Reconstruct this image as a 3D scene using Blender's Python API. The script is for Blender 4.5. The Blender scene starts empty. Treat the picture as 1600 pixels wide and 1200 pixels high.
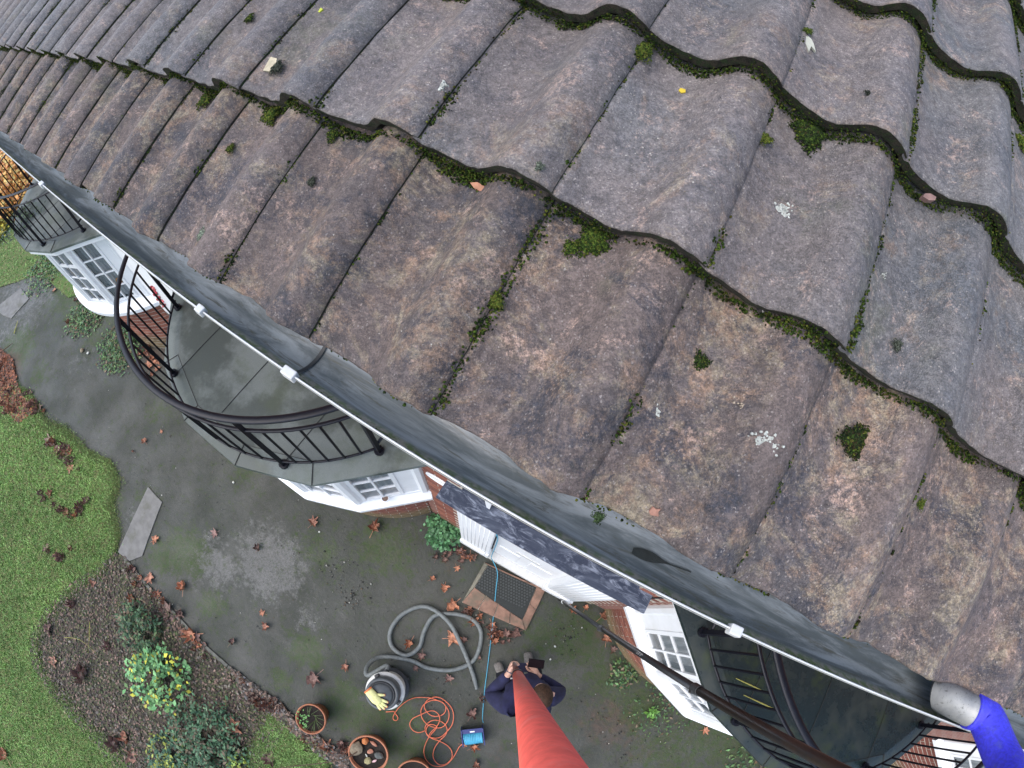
import bpy, bmesh, math, random
import numpy as np
from mathutils import Matrix, Vector, noise as mnoise

rnd = random.Random(7)
rng = np.random.default_rng(7)
scene = bpy.context.scene
COL = scene.collection

# ------------------------------------------------------------------ camera, sky, sun, exposure
CAM = np.array([0.404231, -0.176283, 5.47])
ROT = np.array([[0.86476002, -0.47418535, 0.16534318],
                [0.49611507, 0.75563621, -0.4276491],
                [0.07784564, 0.45184308, 0.88869448]])     # columns: right, up, back
FPX, K1, PX, PY = 719.52, -0.041, 797.37, 596.38           # lens: theta = r(1 + K1 r^2), r = pixels/FPX on a 1600 px wide frame
cd = bpy.data.cameras.new('camera')
cam = bpy.data.objects.new('camera', cd); COL.objects.link(cam)
m4 = Matrix.Identity(4)
for i in range(3):
    for j in range(3): m4[i][j] = ROT[i][j]
    m4[i][3] = CAM[i]
cam.matrix_world = m4
cd.type = 'PANO'
cd.sensor_fit = 'HORIZONTAL'
cd.sensor_width = 36.0; cd.sensor_height = 27.0
cd.clip_start = 0.01; cd.clip_end = 500
cd.shift_x = (800 - PX) / 1600; cd.shift_y = (PY - 600) / 1600
CY = cd
MM = FPX * 36.0 / 1600                                      # r (mm) that corresponds to r = 1
CY.panorama_type = 'FISHEYE_LENS_POLYNOMIAL'
CY.fisheye_fov = math.radians(200)
CY.fisheye_polynomial_k0 = 0.0
CY.fisheye_polynomial_k1 = -1.0 / MM
CY.fisheye_polynomial_k2 = 0.0
CY.fisheye_polynomial_k3 = -K1 / MM ** 3
CY.fisheye_polynomial_k4 = 0.0
scene.camera = cam

world = bpy.data.worlds.new('World'); scene.world = world; world.use_nodes = True
wn = world.node_tree; bg = wn.nodes['Background']
SUN_EL, SUN_AZ = math.radians(56), math.radians(238)       # azimuth of the sun, measured from +X towards +Y
sky = wn.nodes.new('ShaderNodeTexSky'); sky.sky_type = 'NISHITA'; sky.sun_disc = False
sky.sun_elevation = SUN_EL; sky.sun_rotation = math.pi / 2 - SUN_AZ
sky.air_density = 1.1; sky.dust_density = 2.0; sky.ozone_density = 1.0
wn.links.new(sky.outputs[0], bg.inputs[0]); bg.inputs[1].default_value = 0.15
sl = bpy.data.lights.new('sun', 'SUN'); sl.energy = 0.9; sl.angle = math.radians(70); sl.color = (1.0, 0.97, 0.93)
so = bpy.data.objects.new('sun', sl); COL.objects.link(so)
sd = Vector((math.cos(SUN_EL) * math.cos(SUN_AZ), math.cos(SUN_EL) * math.sin(SUN_AZ), math.sin(SUN_EL)))
so.rotation_euler = sd.to_track_quat('Z', 'Y').to_euler(); so.location = (0, -3, 12)
scene.view_settings.view_transform = 'Standard'; scene.view_settings.look = 'None'
scene.view_settings.exposure = 1.05; scene.view_settings.gamma = 1.0
scene.view_settings.use_curve_mapping = False

# ------------------------------------------------------------------ where things stand: sight lines onto real surfaces
def ray(x, y):
    dx = (x - PX) / FPX; dy = -(y - PY) / FPX; r = math.hypot(dx, dy) + 1e-9; th = r * (1 + K1 * r * r)
    return ROT @ np.array([math.sin(th) * dx / r, math.sin(th) * dy / r, -math.cos(th)])
def atz(x, y, z=0.0):
    d = ray(x, y); t = (z - CAM[2]) / d[2]; return CAM + t * d
def aty(x, y, Y):
    d = ray(x, y); t = (Y - CAM[1]) / d[1]; return CAM + t * d

# ------------------------------------------------------------------ helpers
def link(o, parent=None):
    COL.objects.link(o)
    if parent is not None: o.parent = parent
    return o
def tag(o, label=None, cat=None, group=None, kind=None):
    if label: o['label'] = label
    if cat: o['category'] = cat
    if group: o['group'] = group
    if kind: o['kind'] = kind
    return o
def empty(name, loc=(0, 0, 0), label=None, cat=None, group=None):
    o = bpy.data.objects.new(name, None); o.location = loc; o.empty_display_size = .1
    link(o); tag(o, label, cat, group); bpy.context.view_layer.update() if False else None
    return o
def mesh(name, verts, faces, mats, parent=None, smooth=False, mi=None, cols=None, loc=None):
    me = bpy.data.meshes.new(name)
    me.from_pydata([tuple(v) for v in verts], [], [tuple(f) for f in faces])
    for m in (mats if isinstance(mats, (list, tuple)) else [mats]): me.materials.append(m)
    if mi is not None: me.polygons.foreach_set('material_index', mi)
    if smooth: me.polygons.foreach_set('use_smooth', [True] * len(me.polygons))
    if cols is not None:
        a = me.color_attributes.new('col', 'FLOAT_COLOR', 'POINT')
        c = np.ones((len(verts), 4), np.float32); c[:, :3] = cols; a.data.foreach_set('color', c.ravel())
    me.update()
    o = bpy.data.objects.new(name, me)
    if loc is not None: o.location = loc
    return link(o, parent)
def fastmesh(name, V, F, mat, parent=None, cols=None, smooth=False):
    """V (n,3), F (m,k) numpy"""
    me = bpy.data.meshes.new(name); V = np.asarray(V, np.float32); F = np.asarray(F, np.int32); k = F.shape[1]
    me.vertices.add(len(V)); me.vertices.foreach_set('co', V.ravel())
    me.loops.add(F.size); me.loops.foreach_set('vertex_index', F.ravel())
    me.polygons.add(len(F)); me.polygons.foreach_set('loop_start', np.arange(0, F.size, k, dtype=np.int32))
    me.polygons.foreach_set('loop_total', np.full(len(F), k, np.int32))
    if smooth: me.polygons.foreach_set('use_smooth', np.ones(len(F), bool))
    if cols is not None:
        a = me.color_attributes.new('col', 'FLOAT_COLOR', 'POINT')
        c = np.ones((len(V), 4), np.float32); c[:, :3] = cols; a.data.foreach_set('color', c.ravel())
    me.materials.append(mat); me.update(); me.validate()
    return link(bpy.data.objects.new(name, me), parent)
class MB:
    def __init__(s): s.v = []; s.f = []
    def add(s, v, f):
        n = len(s.v); s.v += [tuple(p) for p in v]; s.f += [tuple(i + n for i in q) for q in f]; return s
    def box(s, c, sz, R=None):
        x, y, z = [q / 2 for q in sz]; c = np.array(c, float)
        P = np.array([[a * x, b * y, d * z] for a in (-1, 1) for b in (-1, 1) for d in (-1, 1)])
        if R is not None: P = P @ np.array(R).T
        return s.add(P + c, [(0, 1, 3, 2), (4, 6, 7, 5), (0, 4, 5, 1), (2, 3, 7, 6), (0, 2, 6, 4), (1, 5, 7, 3)])
    def tube(s, pts, r, n=8, caps=True, ry=None, up=(0, 0, 1), closed=False):
        pts = [np.array(p, float) for p in pts]; N = len(pts); rr = r if isinstance(r, (list, tuple)) else [r] * N
        vs = []; fs = []; up = np.array(up, float)
        for i, p in enumerate(pts):
            if closed: t = pts[(i + 1) % N] - pts[i - 1]
            else: t = pts[min(i + 1, N - 1)] - pts[max(i - 1, 0)]
            t = t / (np.linalg.norm(t) + 1e-12); u = up
            if abs(t @ u) > .95: u = np.array([1., 0, 0])
            a = np.cross(t, u); a /= np.linalg.norm(a); b = np.cross(a, t)
            for q in range(n):
                w = 2 * math.pi * (q + .5) / n
                vs.append(p + a * math.cos(w) * rr[i] + b * math.sin(w) * (rr[i] if ry is None else ry))
        M_ = N if closed else N - 1
        for i in range(M_):
            j = (i + 1) % N
            for q in range(n): fs.append((i * n + q, i * n + (q + 1) % n, j * n + (q + 1) % n, j * n + q))
        if caps and not closed: fs.append(tuple(range(n))[::-1]); fs.append(tuple((N - 1) * n + q for q in range(n)))
        return s.add(vs, fs)
    def prism(s, poly, z0, z1):
        n = len(poly); v = [(p[0], p[1], z0) for p in poly] + [(p[0], p[1], z1) for p in poly]
        f = [tuple(range(n))[::-1], tuple(range(n, 2 * n))] + [(i, (i + 1) % n, n + (i + 1) % n, n + i) for i in range(n)]
        return s.add(v, f)
    def lathe(s, prof, c=(0, 0, 0), n=32):
        c = np.array(c, float); vs = []; fs = []
        for r, z in prof:
            for q in range(n):
                w = 2 * math.pi * q / n; vs.append(c + np.array([r * math.cos(w), r * math.sin(w), z]))
        for i in range(len(prof) - 1):
            for q in range(n): fs.append((i * n + q, i * n + (q + 1) % n, (i + 1) * n + (q + 1) % n, (i + 1) * n + q))
        return s.add(vs, fs)
    def build(s, name, mat, parent=None, smooth=False, loc=None):
        return mesh(name, s.v, s.f, mat, parent, smooth, loc=loc)
def smooth_path(P, n=6, closed=False):
    P = [np.array(p, float) for p in P]; N = len(P); out = []
    rngi = range(N if closed else N - 1)
    for i in rngi:
        if closed: a, b, c, d = P[i - 1], P[i], P[(i + 1) % N], P[(i + 2) % N]
        else: a, b, c, d = P[max(i - 1, 0)], P[i], P[i + 1], P[min(i + 2, N - 1)]
        for t in np.linspace(0, 1, n, endpoint=False):
            out.append(.5 * ((2 * b) + (c - a) * t + (2 * a - 5 * b + 4 * c - d) * t * t + (3 * b - a - 3 * c + d) * t ** 3))
    if not closed: out.append(P[-1])
    return out
def bevel(o, w=.004, seg=2):
    m = o.modifiers.new('bevel', 'BEVEL'); m.width = w; m.segments = seg; m.limit_method = 'ANGLE'; return o

# ------------------------------------------------------------------ materials
class NT:
    def __init__(s, name):
        s.m = bpy.data.materials.new(name); s.m.use_nodes = True; s.t = s.m.node_tree
        s.b = s.t.nodes['Principled BSDF']; s.pos = s.t.nodes.new('ShaderNodeNewGeometry').outputs['Position']
    def lk(s, a, b): s.t.links.new(a, b)
    def put(s, sock, val):
        if hasattr(val, 'is_output') or isinstance(val, bpy.types.NodeSocket): s.lk(val, sock)
        else:
            if isinstance(val, (tuple, list)) and len(val) == 3 and len(sock.default_value) == 4: val = (*val, 1)
            sock.default_value = val
    def noise(s, scale, detail=6, rough=.6, vec=None, dist=0.0):
        n = s.t.nodes.new('ShaderNodeTexNoise'); n.inputs['Scale'].default_value = scale; n.inputs['Detail'].default_value = detail
        n.inputs['Roughness'].default_value = rough; n.inputs['Distortion'].default_value = dist
        s.lk(vec if vec is not None else s.pos, n.inputs['Vector']); return n.outputs['Fac']
    def vor(s, scale, feat='F1', out='Distance', rnd_=1.0, vec=None):
        n = s.t.nodes.new('ShaderNodeTexVoronoi'); n.feature = feat; n.inputs['Scale'].default_value = scale
        n.inputs['Randomness'].default_value = rnd_
        s.lk(vec if vec is not None else s.pos, n.inputs['Vector']); return n.outputs[out]
    def ramp(s, f, a, b, ca=0.0, cb=1.0):
        n = s.t.nodes.new('ShaderNodeMapRange'); n.interpolation_type = 'SMOOTHSTEP'
        for i, v_ in enumerate((a, b, ca, cb)): n.inputs[i + 1].default_value = v_
        s.lk(f, n.inputs[0]); return n.outputs[0]
    def mix(s, f, a, b, mode='MIX'):
        n = s.t.nodes.new('ShaderNodeMix'); n.data_type = 'RGBA'; n.blend_type = mode
        s.put(n.inputs[0], f); s.put(n.inputs[6], a); s.put(n.inputs[7], b); return n.outputs[2]
    def math(s, op, a, b=0.0):
        n = s.t.nodes.new('ShaderNodeMath'); n.operation = op; s.put(n.inputs[0], a); s.put(n.inputs[1], b); return n.outputs[0]
    def attr(s, name='col'):
        n = s.t.nodes.new('ShaderNodeAttribute'); n.attribute_name = name; return n.outputs['Color']
    def rand(s): return s.t.nodes.new('ShaderNodeObjectInfo').outputs['Random']
    def sep(s, i):
        n = s.t.nodes.new('ShaderNodeSeparateXYZ'); s.lk(s.pos, n.inputs[0]); return n.outputs[i]
    def stretch(s, sc):
        n = s.t.nodes.new('ShaderNodeVectorMath'); n.operation = 'MULTIPLY'; n.inputs[1].default_value = sc; s.lk(s.pos, n.inputs[0]); return n.outputs[0]
    def hsv(s, c, val=1.0, sat=1.0, hue=.5):
        n = s.t.nodes.new('ShaderNodeHueSaturation'); s.put(n.inputs['Hue'], hue); s.put(n.inputs['Saturation'], sat); s.put(n.inputs['Value'], val)
        s.put(n.inputs['Color'], c); return n.outputs[0]
    def bump(s, h, strength=.3, dist=.01, prev=None):
        n = s.t.nodes.new('ShaderNodeBump'); n.inputs['Strength'].default_value = strength; n.inputs['Distance'].default_value = dist
        s.lk(h, n.inputs['Height'])
        if prev is not None: s.lk(prev, n.inputs['Normal'])
        return n.outputs[0]
    def out(s, col, rough=.7, nrm=None, metal=0.0, spec=.5):
        s.put(s.b.inputs['Base Color'], col); s.put(s.b.inputs['Roughness'], rough); s.b.inputs['Metallic'].default_value = metal
        s.b.inputs['Specular IOR Level'].default_value = spec
        if nrm is not None: s.lk(nrm, s.b.inputs['Normal'])
        return s.m
def plain(name, c, rough=.5, var=.25, scale=20, bump=.15, metal=0.0, dirt=None, spec=.5, objrand=0.0):
    t = NT(name); f = t.ramp(t.noise(scale, 6, .65), .3, .7, 1 - var, 1 + var * .6)
    col = t.hsv(c, f)
    if objrand: col = t.hsv(col, t.ramp(t.rand(), 0, 1, 1 - objrand, 1 + objrand))
    if dirt is not None: col = t.mix(t.ramp(t.noise(scale * .35, 8, .7), .52, .68, 0, .7), col, dirt)
    return t.out(col, rough, t.bump(t.noise(scale * 8, 3), bump, .002), metal, spec)

def tile_mat(name, tan_lo, tan_hi, wet, val, b0=(.142, .110, .098), b1=(.074, .070, .074), tmax=.95):
    t = NT(name)
    base = t.mix(t.ramp(t.noise(7, 6, .65), .40, .60), b0, b1)
    base = t.mix(t.ramp(t.noise(2.2, 3), .4, .62, 0, .5), base, (.165, .125, .11))
    tan = t.mix(t.ramp(t.noise(30, 4), .4, .6), (.33, .215, .145), (.30, .245, .165))
    mask = t.ramp(t.noise(7, 12, .80, dist=.5), tan_lo, tan_hi, 0, tmax)
    mask = t.math('MULTIPLY', mask, t.ramp(t.noise(110, 6, .8), .38, .58, .2, 1))
    col = t.mix(mask, base, tan)
    lm = t.math('MULTIPLY', t.ramp(t.noise(10, 10, .82, dist=.6), .54, .62, 0, tmax * .85), t.ramp(t.noise(120, 5, .8), .42, .58))
    col = t.mix(lm, col, (.44, .30, .23))
    dk = t.math('MULTIPLY', t.ramp(t.noise(8, 10, .8, dist=.5), .50, .60, 0, tmax * .9), t.ramp(t.noise(130, 5, .8), .36, .54))
    col = t.mix(dk, col, (.040, .043, .056))
    alg = t.ramp(t.noise(3.3, 8, .75), .56, .72, 0, .45)
    col = t.mix(alg, col, (.13, .135, .075))
    g = t.vor(430, out='Color'); gs = t.t.nodes.new('ShaderNodeSeparateColor'); t.lk(g, gs.inputs[0])
    col = t.hsv(col, t.ramp(gs.outputs[0], 0, 1, .76, 1.24))
    col = t.mix(t.ramp(gs.outputs[1], .965, .985, 0, .45), col, (.42, .37, .33))
    col = t.hsv(col, t.ramp(t.noise(60, 6, .8), .35, .65, .72, 1.28))
    dots = t.math('MULTIPLY', t.ramp(t.vor(42), .035, .075, 1, 0), t.ramp(t.noise(5), .5, .6))
    col = t.mix(t.math('MULTIPLY', dots, .75), col, (.5, .46, .40))
    col = t.hsv(col, t.ramp(t.rand(), 0, 1, val * .87, val * 1.13))
    n = t.bump(t.noise(60, 5, .7), .5, .004); n = t.bump(t.noise(420, 3, .75), .9, .003, n); n = t.bump(t.vor(430), .5, .002, n)
    return t.out(col, t.ramp(t.noise(9, 5), .3, .7, wet, wet + .2), n, spec=.5)
M_TILE0 = tile_mat('weathered_concrete_tile_brown', .47, .58, .58, 1.0)
M_TILE1 = tile_mat('weathered_concrete_tile_grey', .51, .62, .42, 1.15, (.148, .140, .137), (.104, .106, .112), .52)
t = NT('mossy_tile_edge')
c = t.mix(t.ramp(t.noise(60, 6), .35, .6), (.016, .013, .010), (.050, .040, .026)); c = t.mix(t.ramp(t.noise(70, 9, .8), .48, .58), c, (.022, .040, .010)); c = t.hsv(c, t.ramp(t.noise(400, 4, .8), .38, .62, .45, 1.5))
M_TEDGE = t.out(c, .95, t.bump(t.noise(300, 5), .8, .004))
t = NT('moss')
c = t.hsv(t.attr(), t.ramp(t.noise(350, 4), .3, .7, .45, 1.5))
M_MOSS = t.out(c, .95, t.bump(t.noise(700, 3), 1.0, .004), spec=.1)
t = NT('plant_leaf'); M_LEAFC = t.out(t.hsv(t.attr(), t.ramp(t.noise(90, 3), .3, .7, .75, 1.25)), .5, spec=.35)
t = NT('grass_blade'); M_GRASS = t.out(t.attr(), .6, spec=.25)
M_WHITE = plain('white_painted_timber', (.84, .85, .86), .45, .04, 6, .06, dirt=(.76, .77, .75))
M_UPVC = plain('white_plastic', (.62, .62, .60), .4, .08, 30, .05, dirt=(.55, .56, .52))
M_BLACK = plain('black_painted_steel', (.005, .006, .012), .42, .3, 40, .2, spec=.35)
M_SILVER = plain('worn_rail_top', (.10, .10, .12), .38, .3, 40, .2, metal=.3)
M_MORTAR = plain('mortar', (.52, .46, .38), .9, .2, 30, .5)
t = NT('red_brick')
c = t.mix(t.ramp(t.rand(), .2, .85), (.20, .065, .045), (.33, .12, .075)); c = t.mix(t.ramp(t.noise(45, 6), .45, .7, 0, .6), c, (.10, .05, .045))
zf = t.ramp(t.math('ADD', t.sep(2), t.math('MULTIPLY', t.noise(3), .5)), .35, .75, .7, 0)
c = t.mix(zf, c, (.16, .15, .07)); M_BRICK = t.out(c, .85, t.bump(t.noise(150, 4), .5, .004))
t = NT('brick_wall_far'); bt = t.t.nodes.new('ShaderNodeTexBrick'); bt.inputs['Scale'].default_value = 1.0
cm = t.t.nodes.new('ShaderNodeCombineXYZ'); t.lk(t.sep(0), cm.inputs[0]); t.lk(t.sep(2), cm.inputs[1]); t.lk(cm.outputs[0], bt.inputs['Vector'])
bt.inputs['Brick Width'].default_value = .225; bt.inputs['Row Height'].default_value = .075; bt.inputs['Mortar Size'].default_value = .006
bt.inputs['Color1'].default_value = (.26, .09, .06, 1); bt.inputs['Color2'].default_value = (.2, .07, .05, 1); bt.inputs['Mortar'].default_value = (.4, .35, .3, 1)
M_WALL = t.out(bt.outputs['Color'], .85, t.bump(bt.outputs['Fac'], -.4, .006))
def felt(name, a, b, alg, amt, rough):
    t = NT(name); c = t.mix(t.ramp(t.noise(1.6, 6, .65), .42, .56), a, b)
    c = t.mix(t.ramp(t.noise(2.6, 8, .7), .5, .68, 0, amt), c, alg)
    c = t.mix(t.ramp(t.noise(420, 3), .38, .66, 0, .45), c, t.hsv(c, 1.9))
    return t.out(c, t.ramp(t.noise(1.6, 6, .65), .42, .58, rough, rough + .25), t.bump(t.noise(300, 4), .4, .003))
M_FELT = felt('grey_roofing_felt', (.050, .064, .058), (.120, .142, .136), (.06, .08, .042), .4, .42)
M_FELTD = felt('algae_covered_felt', (.009, .018, .020), (.024, .032, .028), (.032, .048, .014), .7, .25)
M_SEAM = plain('felt_seam_bitumen', (.018, .02, .02), .6)
t = NT('lead_sheet'); v = t.stretch((1.3, 3.2, 1.3))
c = t.mix(t.ramp(t.noise(4, 9, .75, v, 1.5), .45, .7), (.028, .042, .075), (.34, .40, .50)); c = t.mix(t.ramp(t.noise(2.5, 4, .6, v), .45, .6, 0, .85), c, (.05, .068, .105))
M_LEAD = t.out(c, .5, t.bump(t.noise(20, 5), .3, .004), spec=.5)
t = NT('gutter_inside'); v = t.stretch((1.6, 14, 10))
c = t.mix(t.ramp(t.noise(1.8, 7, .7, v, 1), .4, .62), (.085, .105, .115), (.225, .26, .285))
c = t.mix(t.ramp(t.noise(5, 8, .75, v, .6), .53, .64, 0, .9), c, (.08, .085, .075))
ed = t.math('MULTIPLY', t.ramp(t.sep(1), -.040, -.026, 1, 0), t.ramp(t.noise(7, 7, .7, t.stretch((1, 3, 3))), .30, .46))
c = t.mix(ed, c, t.mix(t.ramp(t.noise(60, 4), .4, .6), (.14, .19, .06), (.36, .33, .27)))  # green dirt fringe at the lip, its colour lightened to offset the wall's shade
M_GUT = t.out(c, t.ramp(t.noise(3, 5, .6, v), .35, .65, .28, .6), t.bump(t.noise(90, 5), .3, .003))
M_GUTD = plain('gutter_joint_dark', (.03, .035, .04), .5)
t = NT('window_glass'); t.b.inputs['Alpha'].default_value = .35; M_GLASS = t.out((.08, .11, .13), .04, spec=.8)
M_CURT = plain('grey_curtain', (.55, .57, .58), .9, .1, 12, .1)
M_DARK = plain('dark_interior', (.02, .02, .022), .9)
M_TERRA = plain('terracotta', (.44, .17, .085), .7, .2, 25, .3)
M_SOIL = plain('damp_soil', (.022, .017, .013), .95, .5, 60, .9)
M_STONE = plain('garden_stone', (.26, .21, .14), .85, .4, 30, .6, objrand=.2)
M_STONEG = plain('grey_slate_chip', (.10, .11, .10), .8, .3, 30, .5)
M_PINK = plain('red_tile_shard', (.42, .19, .12), .8, .25, 40, .5)
M_RED = plain('scuffed_red_pole', (.86, .13, .095), .5, .14, 70, .06, dirt=(.80, .20, .16))
M_POLED = plain('dark_pole_section', (.13, .055, .045), .4, .3, 30, .15)
POLE_Z = 3.2
t = NT('carbon_pole'); bp = t.ramp(t.sep(2), POLE_Z, POLE_Z + .35, 0, .7)
c = t.mix(t.math('MULTIPLY', bp, t.ramp(t.noise(14, 7, .7), .3, .6)), (.018, .019, .022), (.042, .026, .019))
M_CARB = t.out(c, .3, t.bump(t.noise(60, 4), .2, .002))
M_GREYP = plain('grey_plastic', (.085, .095, .10), .45, .15, 30, .1)
M_DKPL = plain('dark_grey_plastic', (.035, .038, .042), .45, .2, 30, .1)
M_DRUM = plain('brushed_steel_drum', (.74, .73, .68), .5, .1, 20, .1)
t = NT('ribbed_hose'); M_HOSE = t.out(t.hsv((.15, .165, .16), t.ramp(t.noise(30, 4), .3, .7, .8, 1.2)), .55, t.bump(t.noise(400, 2), .4, .003))
M_ORANGE = plain('orange_cable', (.72, .17, .08), .5, .1)
M_CYAN = plain('blue_water_tube', (.07, .38, .55), .45, .1)
M_BLUE = plain('blue_sleeve', (.060, .055, .72), .38, .25, 160, .35, dirt=(.10, .11, .45))
t = NT('grey_nozzle_aluminium'); c = t.mix(t.ramp(t.noise(120, 8, .8), .55, .64, 0, .8), t.mix(t.ramp(t.noise(14, 5), .35, .65), (.30, .30, .30), (.48, .47, .44)), (.08, .075, .065))
M_NOZ = t.out(t.hsv(c, .95), .5, t.bump(t.noise(150, 4), .25, .002), metal=.25)
M_MATR = plain('rubber_mat', (.022, .026, .024), .7, .3, 60, .3)
M_STEP = plain('mossy_concrete_border', (.20, .185, .14), .85, .35, 9, .5, dirt=(.10, .10, .06))
M_STEPB = plain('worn_red_paver', (.26, .15, .105), .85, .35, 9, .5, dirt=(.13, .12, .085))
M_SLAB = plain('paving_slab', (.20, .195, .18), .9, .2, 8, .5, dirt=(.12, .12, .09))
M_KERB = plain('concrete_edging', (.15, .15, .125), .9, .4, 8, .5, dirt=(.05, .06, .03))
M_SKIN = plain('skin', (.55, .32, .24), .5, .08, 30, .1)
M_HOOD = plain('navy_cotton', (.016, .017, .055), .95, .35, 14, .9)
M_JEAN = plain('dark_trousers', (.03, .032, .04), .9, .3, 40, .4)
M_SHOE = plain('grey_suede_shoe', (.17, .155, .14), .85, .3, 60, .4)
M_HAIR = plain('brown_hair', (.048, .026, .015), .7, .55, 60, 1.0, spec=.2)
M_PHONE = plain('phone_black', (.004, .004, .006), .6, .1, spec=.15)
M_GLOVE = plain('pale_yellow_glove', (.72, .72, .32), .85, .2, 40, .4)
M_GLOVEO = plain('orange_glove_cuff', (.75, .22, .07), .8)
M_LICH = plain('white_lichen', (.62, .63, .56), .95, .3, 300, .8)
M_LICHG = plain('grey_green_lichen', (.30, .36, .26), .95, .3, 300, .8)
M_TWIG = plain('brown_twig', (.11, .07, .045), .9, .4, 60, .5)
M_YEL = plain('yellow_straw', (.36, .34, .08), .7, .3, 90, .3)
t = NT('fallen_maple_leaf'); c = t.mix(t.ramp(t.rand(), .1, .9), (.44, .20, .115), (.32, .16, .11)); c = t.hsv(c, t.ramp(t.noise(28, 5), .3, .7, .6, 1.45))
M_LEAF = t.out(c, .6, t.bump(t.noise(60, 4), .5, .004), spec=.4)
t = NT('fallen_leaf_faded'); c = t.mix(t.ramp(t.rand(), .1, .9), (.26, .155, .13), (.20, .125, .10)); c = t.hsv(c, t.ramp(t.noise(28, 5), .3, .7, .6, 1.35))
M_LEAF2 = t.out(c, .6, t.bump(t.noise(60, 4), .5, .004), spec=.4)
M_LITTER = NT('leaf_litter'); M_LITTER = M_LITTER.out(M_LITTER.attr(), .8)
t = NT('mossy_drive'); a = t.attr()
base = t.mix(t.ramp(t.noise(.9, 6, .6), .38, .62), (.038, .042, .032), (.062, .063, .052))
base = t.mix(t.ramp(t.noise(3.5, 8, .75), .5, .66, 0, .55), base, (.030, .034, .025))
sx = t.t.nodes.new('ShaderNodeSeparateColor'); t.lk(a, sx.inputs[0])
pale = t.math('ADD', sx.outputs[0], t.math('MULTIPLY', t.math('SUBTRACT', t.noise(6, 12, .84), .5), 2.0))
base = t.mix(t.math('MULTIPLY', t.ramp(pale, .22, .50, 0, .85), t.ramp(t.noise(45, 5, .8), .36, .56, .45, 1)), base, (.150, .148, .138))
ms = t.math('ADD', sx.outputs[1], t.math('MULTIPLY', t.math('SUBTRACT', t.noise(8, 12, .84), .5), 2.8))
mf = t.math('MULTIPLY', t.ramp(ms, .05, .40, 0, .95), t.ramp(t.noise(60, 6, .8), .36, .54, .25, 1))
base = t.mix(mf, base, t.mix(t.ramp(t.noise(12, 5), .4, .6), (.036, .064, .010), (.050, .062, .024)))
br = t.math('ADD', sx.outputs[2], t.math('MULTIPLY', t.math('SUBTRACT', t.noise(9, 8, .7), .5), 1.0))
base = t.mix(t.ramp(br, .2, .6, 0, .85), base, (.085, .055, .038))
base = t.hsv(base, t.ramp(t.noise(200, 4, .8), .35, .65, .62, 1.42))
pit = t.ramp(t.vor(38), .05, .11, .45, 1); base = t.hsv(base, pit)
n = t.bump(t.noise(22, 7, .7), .5, .02); n = t.bump(t.noise(240, 3), .5, .004, n)
M_DRIVE = t.out(base, t.ramp(t.noise(2, 4), .3, .7, .5, .8), n)
t = NT('lawn_thatch'); c = t.mix(t.ramp(t.noise(9, 6), .4, .6), (.09, .16, .035), (.14, .15, .055)); M_LAWN = t.out(c, .95, t.bump(t.noise(60, 5), .8, .02))
t = NT('bed_soil'); c = t.mix(t.ramp(t.noise(12, 8, .7), .4, .6), (.060, .046, .036), (.13, .10, .078)); c = t.mix(t.ramp(t.noise(2.2, 7, .7), .45, .62, 0, .7), c, (.085, .10, .05))
M_BED = t.out(c, .95, t.bump(t.noise(70, 7, .75), 1.0, .02))
# ================================================================== THE GROUND
EAVE = 4.897; PITCH = 0.497456; GAUGE = 0.3456; TW = 0.23
def px_poly(L, z=0.0): return [tuple(atz(x, y, z)[:2]) for x, y in L]
def inside(px_, py_, poly):
    n = len(poly); r = np.zeros(len(px_), bool); j = n - 1
    for i in range(n):
        xi, yi = poly[i]; xj, yj = poly[j]
        c = ((yi > py_) != (yj > py_)) & (px_ < (xj - xi) * (py_ - yi) / (yj - yi + 1e-12) + xi); r ^= c; j = i
    return r
# drive: one sheet to the horizon, finer in the middle, with colour masks for pale worn areas (r), moss (g), brown dirt (b)
PALE = [(420, 880, .55, .7), (330, 880, .5, .5), (480, 960, .4, .3), (60, 430, 1.6, .5), (20, 520, .9, .4), (130, 560, .7, .25), (470, 1100, .2, .2), (215, 810, .3, .4), (700, 1090, .4, .15), (560, 1090, .3, .2)]
MOSSY = [(290, 860, .30, .8), (255, 870, .25, .7), (480, 1015, .22, .7), (540, 1085, .2, .6), (545, 1110, .25, .9), (620, 1125, .30, .75), (590, 1180, .3, .6), (640, 1165, .25, .6),
         (600, 855, .35, .55), (900, 995, .35, .75), (850, 990, .25, .5), (960, 1060, .4, .5), (1150, 1130, .8, .6), (1050, 1180, .6, .35), (330, 945, .2, .55), (130, 440, .9, .7), (25, 545, .5, .9), (60, 585, .3, .4),
         (180, 470, .5, .8), (150, 520, .4, .4), (250, 640, .3, .3), (380, 730, .3, .3), (500, 860, .3, .35), (840, 1150, .3, .4), (440, 1060, .15, .5), (230, 780, .2, .5), (170, 780, .25, .6), (1000, 1110, .35, .6)]
BROWN = [(10, 580, .5, .9), (5, 620, .3, .7), (950, 1130, .5, .45), (1000, 1170, .5, .3), (780, 1180, .3, .3), (440, 1130, .2, .6), (500, 1170, .2, .7), (240, 560, .35, .6), (390, 1090, .15, .6), (710, 880, .2, .4), (945, 990, .2, .5)]
def blob(P, L):
    v = np.zeros(len(P))
    for x, y, r, w in L:
        c = atz(x, y); d = np.hypot(P[:, 0] - c[0], (P[:, 1] - c[1]) * 1.15) / r; v = np.maximum(v, w * np.exp(-d ** 2 * 1.1))
    return v
def axis(a, b, step, far):
    m = np.arange(a, b + 1e-6, step); l = [a - (2 ** i) * .6 for i in range(9)][::-1]; r = [b + (2 ** i) * .6 for i in range(9)]
    return np.concatenate([l, m, r])
xs = axis(-13, 7, .09, 200); ys = axis(-6.5, 1.0, .09, 200)
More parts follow.
